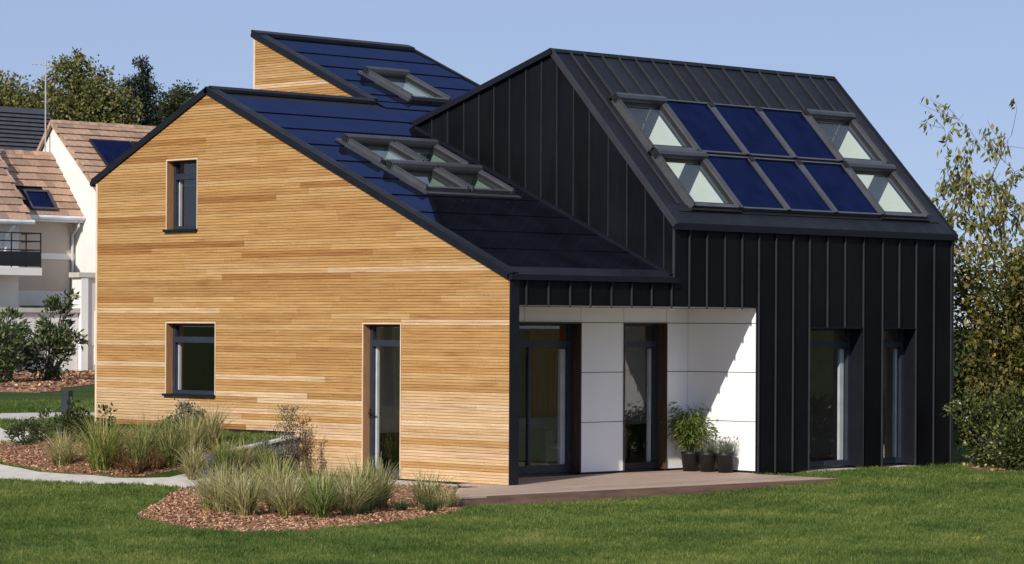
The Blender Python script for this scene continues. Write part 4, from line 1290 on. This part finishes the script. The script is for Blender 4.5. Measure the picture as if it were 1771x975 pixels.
def walnut():
    rng = np.random.default_rng(61)
    base = Vector(gb(-1.5, 17.4))
    o = empty('walnut_tree', base)
    k = MB(); tips = []
    def grow(p, d, L, r, lvl):
        n = 4
        pts = [p]; rad = [r]
        for i in range(n):
            d = (d+Vector(rng.normal(0, 0.16, 3))+Vector((0, 0, 0.05))).normalized()
            p = p+d*(L/n)
            pts.append(p); rad.append(r*(1-0.55*(i+1)/n))
            if lvl >= 2: tips.append((p.copy(), d.copy(), lvl))
        k.tube(pts, rad, 6 if lvl < 2 else 4)
        if lvl < 4:
            for c in range([5, 4, 4, 3][lvl]):
                t = rng.uniform(0.35, 1.0)
                j = min(int(t*n)+1, n)
                q = d.orthogonal(); q.rotate(Matrix.Rotation(rng.uniform(0, 6.28), 3, d))
                nd = (d*rng.uniform(0.5, 1.0)+q*rng.uniform(0.6, 1.1)+Vector((-0.10, -0.10, 0.10))).normalized()
                grow(pts[j], nd, L*rng.uniform(0.5, 0.72), max(rad[j]*0.65, 0.006), lvl+1)
    grow(Vector((0, 0, -0.1)), Vector((-0.05, -0.05, 1)), 4.3, 0.11, 0)
    k.build('trunk', 'bark', o)
    P_, D_ = [], []
    for p, d, l in tips:
        if rng.uniform() < (0.6 if p.z < 5.4 else 0.36):
            m_ = rng.integers(5, 11)
            P_.append(np.array(p)+rng.normal(0, 0.07, (m_, 3)))
            D_.append(np.tile([d.x*.4, d.y*.4, -0.9], (m_, 1))+rng.normal(0, .45, (m_, 3)))
    P_, D_ = np.concatenate(P_), np.concatenate(D_)
    link('crown', arrmesh('crown', leaves(P_, D_, 0.15, 0.065, rng), 4, np.clip(rng.normal(.55, .25, len(P_)), 0, 1)), 'leaf_walnut', o)
    tag(o, 'half bare walnut tree with drooping yellow green leaves beside the black wing', 'tree')
walnut()

# ------------------------------------------------------------------ trees
def tree(label, base, H, blobs, n, L, Wd, m, seed, tr=0.25, group=None, name='tree', clump=0.17, hang=0.0, per=55):
    rng = np.random.default_rng(seed)
    o = empty(name, base)
    k = MB()
    top = Vector((0, 0, H*0.62))
    k.tube([(0, 0, -0.3), (0.05*H*rng.normal(0, .2), 0, H*0.3), tuple(top)], [tr, tr*0.75, tr*0.4], 8)
    P_, D_ = [], []
    tot = sum(b[3]*b[4]*b[5] for b in blobs)
    for (cx, cy, cz, rx, ry, rz) in blobs:
        nb = int(n*rx*ry*rz/tot)
        ns = max(6, nb//per)
        d = unit(rng.normal(size=(ns, 3)))
        sub = d*(rng.uniform(0.2, 1.0, (ns, 1))**0.5)*np.array([rx, ry, rz])+np.array([cx, cy, cz])
        cnt = rng.integers(0, ns, nb)
        g = rng.normal(0, clump*np.mean([rx, ry, rz]), (nb, 3))
        P_.append(sub[cnt]+g)
        D_.append(unit(g)+rng.normal(0, .6, (nb, 3))+np.array([0, 0, hang]))
        fork = Vector((0, 0, H*rng.uniform(0.28, 0.55)))
        k.tube([fork, fork.lerp(Vector((cx, cy, cz)), 0.55)+Vector((0, 0, 0.03*H)), (cx, cy, cz)], [tr*0.45, tr*0.3, tr*0.15], 6)
        for q in range(min(ns, 10)):
            e = sub[rng.integers(0, ns)]
            k.tube([(cx, cy, cz), tuple((np.array([cx, cy, cz])+e)/2+rng.normal(0, .05*rx, 3)), tuple(e)], [tr*0.15, tr*0.1, tr*0.04], 4)
    P_, D_ = np.concatenate(P_), np.concatenate(D_)
    link('crown', arrmesh('crown', leaves(P_, D_, L, Wd, rng), 4, np.clip(rng.normal(.47, .25, len(P_)), 0, 1)), m, o)
    k.build('trunk', 'bark', o)
    return tag(o, label, 'tree', group)

tree('large olive green deciduous tree with an open top behind the tiled roofs', (-73.86, 45.17, 0.75), 12, [(-.3, -.2, 9.6, 2.1, 2.1, 2.3), (.9, 1.0, 10.8, 1.5, 1.5, 1.9), (-1.6, -1.6, 9.4, 1.5, 1.5, 1.8), (1.5, 1.5, 8.6, 1.7, 1.7, 1.9), (0, 0, 7.4, 3.0, 3.0, 2.4), (0.3, .4, 12.6, .9, .9, .9), (1.9, 1.9, 11.0, .7, .7, .9), (-.3, -.4, 12.2, .6, .6, .8)], 95000, 0.165, 0.115, 'leaf_oak', 301, 0.3, 'trees behind the neighbours', clump=0.13, per=40)
tree('olive green tree cut by the edge beside the large open tree', (-73.97, 42.21, 0.75), 10, [(0, 0, 10.2, 2.0, 2.0, 2.0), (.6, .6, 8.6, 2.2, 2.2, 2.2), (-.8, -.8, 11.2, 1.2, 1.2, 1.1), (-1.2, -1.2, 9.4, 1.8, 1.8, 1.8)], 36000, 0.165, 0.115, 'leaf_oak', 302, 0.28, 'trees behind the neighbours', clump=0.14, per=40)
tree('lower yellowish tree between the large tree and the conifer', (-69.08, 44.32, 0.75), 9, [(0, 0, 7.4, 1.5, 1.5, 1.9), (.6, .6, 6.9, 1.2, 1.2, 1.7), (-.9, -.9, 7.9, 1.4, 1.4, 1.8), (0, 0, 6.2, 2.0, 2.0, 1.6)], 40000, 0.16, 0.11, 'leaf_oak', 303, 0.22, 'trees behind the neighbours', clump=0.14, per=40)
tree('dark pointed conifer behind the tiled roof', (-74.69, 50.02, 0.75), 13, [(0, 0, 7.0, 1.5, 1.5, 2.0), (0, 0, 9.0, 1.25, 1.25, 1.6), (-.1, -.1, 10.6, 1.05, 1.05, 1.3), (.05, .05, 12.0, .75, .75, 1.0), (.1, .1, 13.2, .42, .42, .7), (.65, .6, 10.4, .6, .6, .7), (-.6, -.6, 11.0, .55, .55, .6)], 45000, 0.16, 0.075, 'leaf_conifer', 304, 0.22, 'trees behind the neighbours', name='conifer', hang=-.2, clump=0.16, per=40)
tree('dark round topped tree behind the timber gable', (-76.50, 53.88, 0.75), 12, [(0, 0, 10.7, 1.5, 1.5, 2.0), (-.7, -.7, 9.2, 1.6, 1.6, 2.2), (.6, .6, 9.4, 1.4, 1.4, 1.9)], 44000, 0.16, 0.11, 'leaf_round', 305, 0.28, 'trees behind the neighbours', clump=0.13, per=40)
tree('small mixed green tree between the conifer and the round tree', (-69.11, 47.13, 0.75), 9, [(0, 0, 7.4, 1.2, 1.2, 1.8), (.6, .6, 8.0, 1.0, 1.0, 1.5), (-.4, -.4, 6.6, 1.2, 1.2, 1.5)], 26000, 0.155, 0.11, 'leaf_round', 306, 0.2, 'trees behind the neighbours', clump=0.15, per=40)
# garden trees outside the frame; the panes mirror them
for i, (x, y, h) in enumerate(((14, 26, 8), (20, 21, 9), (24, 30, 10), (-28, -20, 9), (-36, -30, 10), (-24, -33, 9))):
    tree(('broad garden tree on the open ground beyond the black wing', 'broad garden tree out on the lawn opposite the gable wall')[i > 2], (x, y, float(zg(x, y))), h, [(0, 0, h*.62, h*.22, h*.22, h*.2), (h*.14, h*.1, h*.75, h*.17, h*.17, h*.17), (-h*.15, -h*.08, h*.55, h*.18, h*.18, h*.17), (0, .1, h*.88, h*.13, h*.13, h*.12)], 9000, 0.2, 0.14, 'leaf_oak', 320+i, 0.2, 'garden trees')

# ------------------------------------------------------------------ neighbours
N0 = Vector((-38.97, 20.73, 5.53))           # corner where the wing's eave meets the tall gable
def tiles(parent, y0, y1, x_top, z_top, x_bot, z_bot, m, row=0.29, tw=0.33, th=0.025, skip=None):
    L = math.hypot(x_bot-x_top, z_bot-z_top)
    d = Vector((x_bot-x_top, 0, z_bot-z_top)).normalized(); n_ = Vector((-d.z, 0, d.x))
    if n_.z < 0: n_ = -n_
    nr = int(round(L/row)); row = L/nr
    k = MB(Matrix(((0, d.x, n_.x, 0), (1, 0, 0, 0), (0, d.z, n_.z, 0), (0, 0, 0, 1))))
    k.prism([(0.004, -0.03, -0.012), (0.004, row, 0.022), (0.004, row, 0.022+th), (0.004, -0.03, 0.004)], (tw-0.008, 0, 0))
    me = k.mesh('roof_tile'); me.materials.append(MATS[m])
    for r_ in range(nr):
        yy = y0-(tw/2 if r_ % 2 else 0)
        while yy < y1-tw*0.4:
            p = Vector((x_top, yy, z_top))+d*(row*r_)
            if not (skip and skip(yy+tw/2, row*(r_+.5))):
                o = bpy.data.objects.new('roof_tile', me)
                COL.objects.link(o); o.parent = parent
                o.matrix_parent_inverse = parent_inv(parent)
                o.location = p+Vector((0, 0, random.uniform(-.004, .004)))
            yy += tw
def parent_inv(o):
    return Matrix.Identity(4)
# tall house with the white gable
n1 = empty('neighbour_house', (0, 0, 0)); tag(n1, 'neighbouring house with a bright white gable and brown tiled roof', 'house')
ax, az = -40.42, 8.38
vx, vz = 0.91, 1.25
def zv(x): return az-vx*(x-ax) if x > ax else az-vz*(ax-x)
k = MB(); k.prism([(-43.2, 20.73, 0.6), (-35.6, 20.73, 0.6), (-35.6, 20.73, zv(-35.6)), (ax, 20.73, az-0.02), (-43.2, 20.73, zv(-43.2))], (0, 0.2, 0)); k.build('gable_wall', 'white_render', n1)
k = MB(); k.quad((-35.6, 20.9, 0.6), (-35.6, 30, 0.6), (-35.6, 30, zv(-35.6)), (-35.6, 20.9, zv(-35.6))); k.quad((-43.2, 20.9, .6), (-43.2, 30, .6), (-43.2, 30, zv(-43.2)), (-43.2, 20.9, zv(-43.2))); k.quad((-43.2, 30, .6), (-35.6, 30, .6), (-35.6, 30, zv(-35.6)), (ax, 30, az), (-43.2, 30, zv(-43.2)))
k.build('wall', 'cream_wall', n1)
rf_ = empty('roof', (0, 0, 0), n1)
k = MB(); k.quad((ax, 20.66, az), (-35.3, 20.66, zv(-35.3)), (-35.3, 30.1, zv(-35.3)), (ax, 30.1, az)); k.quad((ax, 20.6, az), (-43.5, 20.6, zv(-43.5)), (-43.5, 30.1, zv(-43.5)), (ax, 30.1, az)); k.build('underlay', 'gasket', rf_)
tiles(rf_, 20.66, 26.4, ax, az+0.03, -37.6, zv(-37.6)+0.03, 'clay_tile')
for i in range(17):
    k = MB(); k.prism([(ax-.1, 20.6+i*.34, az-.04), (ax, 20.6+i*.34, az+.085+.006*(i % 2)), (ax+.1, 20.6+i*.34, az-.02)], (0, .332, 0)); k.build('ridge_tile', 'clay_tile', rf_)
for i in range(13):
    a = ax+i*0.24
    k = MB(); k.prism([(a, 20.58, zv(a)-.07), (a+.23, 20.58, zv(a+.23)-.07), (a+.23, 20.58, zv(a+.23)+.05), (a, 20.58, zv(a)+.06)], (0, .09, 0)); k.build('verge_tile', 'clay_tile', rf_)
k = MB(); k.prism([(ax, 20.58, az-.07), (-41.6, 20.58, zv(-41.6)-.07), (-41.6, 20.58, zv(-41.6)+.07), (ax, 20.58, az+.07)], (0, .09, 0)); k.build('verge', 'clay_tile', rf_)
sp = empty('solar_panel', (0, 0, 0), rf_)
k = MB()
a0, a1 = -39.80, -37.95
nn = Vector((vx, 0, 1)).normalized()
for y0, y1 in ((21.50, 23.0), (23.05, 24.6)):
    q = [Vector((a0, y0, zv(a0))), Vector((a1, y0, zv(a1)))]
    kk = MB(); kk.prism([q[0]+nn*.06, q[1]+nn*.06, q[1]+nn*.13, q[0]+nn*.13], (0, y1-y0, 0)); kk.build('frame', 'gasket', sp)
    kk = MB(); kk.prism([q[0]+nn*.1305+Vector((.05, .05, -.05*vx)), q[1]+nn*.1305+Vector((-.05, .05, .05*vx)), q[1]+nn*.134+Vector((-.05, .05, .05*vx)), q[0]+nn*.134+Vector((.05, .05, -.05*vx))], (0, y1-y0-.1, 0)); kk.build('absorber', 'collector_glass', sp)
k = MB(); k.tube([(-37.55, 20.5, zv(-37.55)-.12), (-37.55, 26, zv(-37.55)-.12)], .07, 8); k.build('gutter', 'skylight_rail', n1)
# lower wing in front, same ridge direction
n2 = empty('neighbour_wing', (0, 0, 0)); tag(n2, 'low cream neighbouring house wing with balcony and brown tiled roof', 'house')
xw = -39.37
wx0, wz0, wx1, wz1 = -40.52, 7.42, -38.93, 5.50
rf2_ = empty('roof', (0, 0, 0), n2)
ws = (wz0-wz1)/(wx1-wx0)
k = MB(); k.quad((wx0, 13, wz0), (wx1, 13, wz1), (wx1, 20.72, wz1), (wx0, 20.72, wz0)); k.quad((wx0, 13, wz0), (wx0-2, 13, wz0-2), (wx0-2, 20.7, wz0-2), (wx0, 20.7, wz0)); k.build('underlay', 'gasket', rf2_)
def skipw(y, s): return 18.85 < y < 19.85 and 1.45 < s < 2.3
tiles(rf2_, 15.6, 20.70, wx0, wz0+.03, wx1, wz1+.03, 'clay_tile', skip=skipw)
for i in range(15):
    k = MB(); k.prism([(wx0-.1, 15.6+i*.34, wz0-.06), (wx0, 15.6+i*.34, wz0+.085+.006*(i % 2)), (wx0+.1, 15.6+i*.34, wz0-.04)], (0, .332, 0)); k.build('ridge_tile', 'clay_tile', rf2_)
dW = Vector((wx1-wx0, 0, wz1-wz0)).normalized(); nW = Vector((-dW.z, 0, dW.x))
def TW(y, s): 
    o = Vector((wx0, y, wz0))+dW*s
    return Matrix(((0, dW.x, nW.x, o.x), (1, 0, 0, o.y), (0, dW.z, nW.z, o.z), (0, 0, 0, 1)))
rwin = empty('roof_window', (0, 0, 0), n2)
for nm, m, bs in (('frame', 'skylight_metal', [(0, .08, 0, .74, 0, .12), (.84, .92, 0, .74, 0, .12), (.08, .84, 0, .07, 0, .12), (.08, .84, .67, .74, 0, .12)]), ('pane', 'collector_glass', [(.08, .84, .07, .67, .02, .09)])):
    k = MB(TW(18.92, 1.55))
    for b in bs: k.box(*b)
    k.build(nm, m, rwin)
k = MB(); k.tube([(wx1+.05, 18.2, wz1-.02), (wx1+.05, 20.7, wz1-.02)], .065, 8); k.build('gutter', 'pale_rail', n2)
k = MB(); k.tube([(wx1, 20.55, wz1-.05), (wx1, 20.55, wz1-.25), (xw+.06, 20.6, wz1-.5), (xw+.06, 20.6, 3.0)], .04, 8); k.build('downpipe', 'grey_wall', n2)
k = MB(); k.prism([(xw, 18.2, .6), (xw, 20.72, .6), (xw, 20.72, 5.35), (xw, 18.2, 5.35)], (-.2, 0, 0)); k.build('wall', 'cream_wall', n2)
bar('string_course', 'white_render', n2, xw+.002, xw+.03, 18.2, 20.71, 4.27, 4.45)
bar('soffit', 'white_render', n2, xw, wx1+.02, 18.2, 20.71, 5.36, 5.42)
gd = empty('garage_door', (0, 0, 0), n2)
for i in range(4): bar('door_panel', 'garage_white', gd, xw+.01, xw+.04, 18.45, 20.45, 0.95+i*.6, 1.54+i*.6)
# projecting bay with balcony at the left
xb = -38.35
by1 = 18.02
k = MB(); k.prism([(xb, 13, .6), (xb, by1, .6), (xb, by1, 5.25), (xb, 13, 5.25)], (-.2, 0, 0)); k.box(xw-.1, xb-.2, by1-.2, by1, .6, 5.25); k.build('bay_wall', 'white_render', n2)
k = MB(); k.quad((xb+.4, 13, 5.30), (xb+.4, by1+.2, 5.30), (wx0+.35, by1+.2, 5.30+ws*(xb+.4-wx0-.35)), (wx0+.35, 13, 5.30+ws*(xb+.4-wx0-.35))); k.prism([(xb+.38, by1+.19, 5.27), (wx0+.4, by1+.19, 5.27+ws*(xb-.02-wx0)), (wx0+.4, by1+.19, 5.0+ws*(xb-.4-wx0)), (xw, by1+.19, 5.2)], (0, -.06, 0)); k.build('bay_roof', 'clay_tile', n2)
tiles(n2, 15.6, by1+.15, wx0+.75, 5.33+ws*(xb+.4-wx0-.75), xb+.4, 5.33, 'clay_tile')
k = MB(); k.tube([(xb+.46, 15, 5.28), (xb+.46, by1+.2, 5.28)], .065, 8); k.tube([(xb+.40, by1-.4, 5.2), (xb+.06, by1-.5, 4.9), (xb+.06, by1-.5, 4.2)], .045, 8); k.build('gutter', 'pale_rail', n2)
bar('balcony_slab', 'white_render', n2, xb+.002, xb+1.0, 14, by1+.1, 3.75, 3.97)
for i in range(9): bar('baluster', 'rail_black', n2, xb+.95, xb+.98, by1+.06-i*.5, by1+.09-i*.5, 3.97, 4.95)
for z in (4.1, 4.45, 4.7, 4.93): bar('rail', 'rail_black', n2, xb+.955, xb+.985, 14, by1+.09, z, z+.035); 
for z in (4.1, 4.45, 4.7, 4.93): bar('rail', 'rail_black', n2, xb+.03, xb+.954, by1+.055, by1+.085, z, z+.035)
bar('rail_infill', 'rail_black', n2, xb+.962, xb+.975, 14, by1+.05, 4.0, 4.42)
# walls below
def cap(o, *b): k = MB(); k.box(*b); return k.build('coping', 'concrete', o)
w1 = empty('garden_wall', (-37.4, 19, 0.9)); w1.location = (0, 0, 0); tag(w1, 'low white garden wall with a pale coping behind the shrubs', 'wall')
k = MB(); k.box(-37.65, -37.45, 10, 19.45, .6, 2.70); k.build('wall', 'white_render', w1); cap(w1, -37.72, -37.36, 10, 19.49, 2.70, 2.83)
w2 = empty('garden_wall', (0, 0, 0)); tag(w2, 'taller grey white wall block with a panelled recess beside the timber gable', 'wall')
k = MB(); k.box(-37.75, -37.40, 19.5, 22, 1.75, 3.72); k.box(-37.75, -37.42, 19.75, 22, .6, 1.75); k.build('wall', 'grey_wall', w2); cap(w2, -37.80, -37.30, 19.38, 22.05, 3.72, 3.86)
bar('pilaster', 'white_render', w2, -37.77, -37.32, 19.48, 19.72, .6, 3.70)
bar('recess_panel', 'white_render', w2, -37.41, -37.37, 20.0, 22, 1.2, 2.75)
k = MB()
k.box(-37.44, -37.0, 15.8, 17.2, .8, 2.35)
ac = k.build('utility_cabinet', 'bollard_metal'); tag(ac, 'dark slatted cabinet against the low white garden wall', 'cabinet')
for i in range(9): bar('slat', 'frame_metal', ac, -36.998, -36.96, 15.82, 17.18, .9+i*.16, .98+i*.16)
tk = empty('toy_tub', (-37.9, 18.7, 2.83)); tk.location = (0, 0, 0)
k = MB(); k.prism([(-38.9, 18.6, 1.9), (-38.2, 18.6, 1.9), (-38.1, 18.6, 2.86), (-39.0, 18.6, 2.86)], (0, .6, 0)); k.build('tub', 'green_plastic', tk)
k = MB(); k.box(-39.05, -38.05, 18.55, 19.25, 2.86, 2.90); k.build('lid', 'green_plastic', tk)
tag(tk, 'green plastic bin showing above the low white wall', 'bin')
k = MB(); k.box(-38.95, -38.15, 18.55, 19.45, 1.0, 1.9); k.build('stand', 'concrete', tk)
# slate roofed house behind
n3 = empty('slate_house', (0, 0, 0)); tag(n3, 'house with a dark slate roof behind the tiled roofs', 'house')
sx0, sz0, sx1, sz1 = -48.2, 9.35, -45.6, 6.2
k = MB(); k.box(-51, sx1-.3, 13.1, 25.9, .6, 6.2); k.prism([(-51, 25.7, 6.2), (sx1-.3, 25.7, 6.2), (sx0, 25.7, sz0-.1)], (0, .2, 0)); k.build('wall', 'cream_wall', n3)
r3 = empty('roof', (0, 0, 0), n3)
k = MB(); k.quad((sx0, 13, sz0), (sx1, 13, sz1), (sx1, 26.0, sz1), (sx0, 26.0, sz0)); k.quad((sx0, 13, sz0), (-51.3, 13, 6.2), (-51.3, 26.0, 6.2), (sx0, 26.0, sz0)); k.build('underlay', 'gasket', r3)
d3 = Vector((sx1-sx0, 0, sz1-sz0)).normalized(); n3v = Vector((-d3.z, 0, d3.x))
L3 = math.hypot(sx1-sx0, sz1-sz0)
nr = 22
for i in range(nr):
    a = Vector((sx0, 13, sz0))+d3*(L3*i/nr); b = a+d3*(L3/nr)
    k = MB(); k.prism([a+n3v*.01, b+n3v*.05, b+n3v*.085, a+n3v*.03], (0, 13.0, 0)); k.build('slate_course', 'slate_tile', r3)
k = MB(); k.prism([(sx0-.12, 13, sz0-.05), (sx0, 13, sz0+.1), (sx0+.12, 13, sz0-.05)], (0, 13.0, 0)); k.build('ridge_cap', 'slate_tile', r3)
# aerial
ae = empty('television_aerial', (-40.55, 20.50, 6.4)); tag(ae, 'thin metal television aerial on a mast by the white gable', 'aerial')
k = MB(); k.tube([(0, 0, 0), (0, 0, 3.85)], .022, 6); k.build('mast', 'aerial_metal', ae)
k = MB()
k.tube([(-.25, -.30, 3.72), (.15, .18, 3.68)], .014, 5)
for i in range(6):
    t = i/5; cx, cy = -.25+.4*t, -.30+.48*t
    k.tube([(cx-.16, cy+.12, 3.70), (cx+.16, cy-.12, 3.70)], .007, 4)
k.build('antenna', 'aerial_metal', ae)
k = MB(); k.tube([(-.1, -.1, 2.6), (.1, .1, 2.62)], .012, 4); k.tube([(0.02, 0, .4), (.02, .23, .4)], .012, 4); k.tube([(0.02, 0, 1.0), (.02, .23, 1.0)], .012, 4); k.build('bracket', 'aerial_metal', ae)

# thin seedling with a few yellow leaves in the lawn
sd = empty('seedling', gb(12.35, -4.75)); tag(sd, 'thin seedling with a few yellow leaves standing in the lawn', 'seedling')
rng = np.random.default_rng(77)
k = MB()
for e in ((-.16, -.14, .30), (-.04, -.05, .34), (.05, .06, .22)):
    k.tube([(0, 0, -.02), (e[0]*.4, e[1]*.4, e[2]*.6), e], [.004, .003, .0015], 4)
k.build('stem', 'twig', sd)
Pb = np.array([[-.17, -.15, .31], [-.15, -.13, .29], [-.12, -.11, .30], [-.18, -.16, .28]])
link('foliage', arrmesh('foliage', leaves(Pb, np.tile([-.3, -.3, -.8], (4, 1))+rng.normal(0, .3, (4, 3)), .075, .03, rng), 4, np.full(4, .9)), 'leaf_walnut', sd)
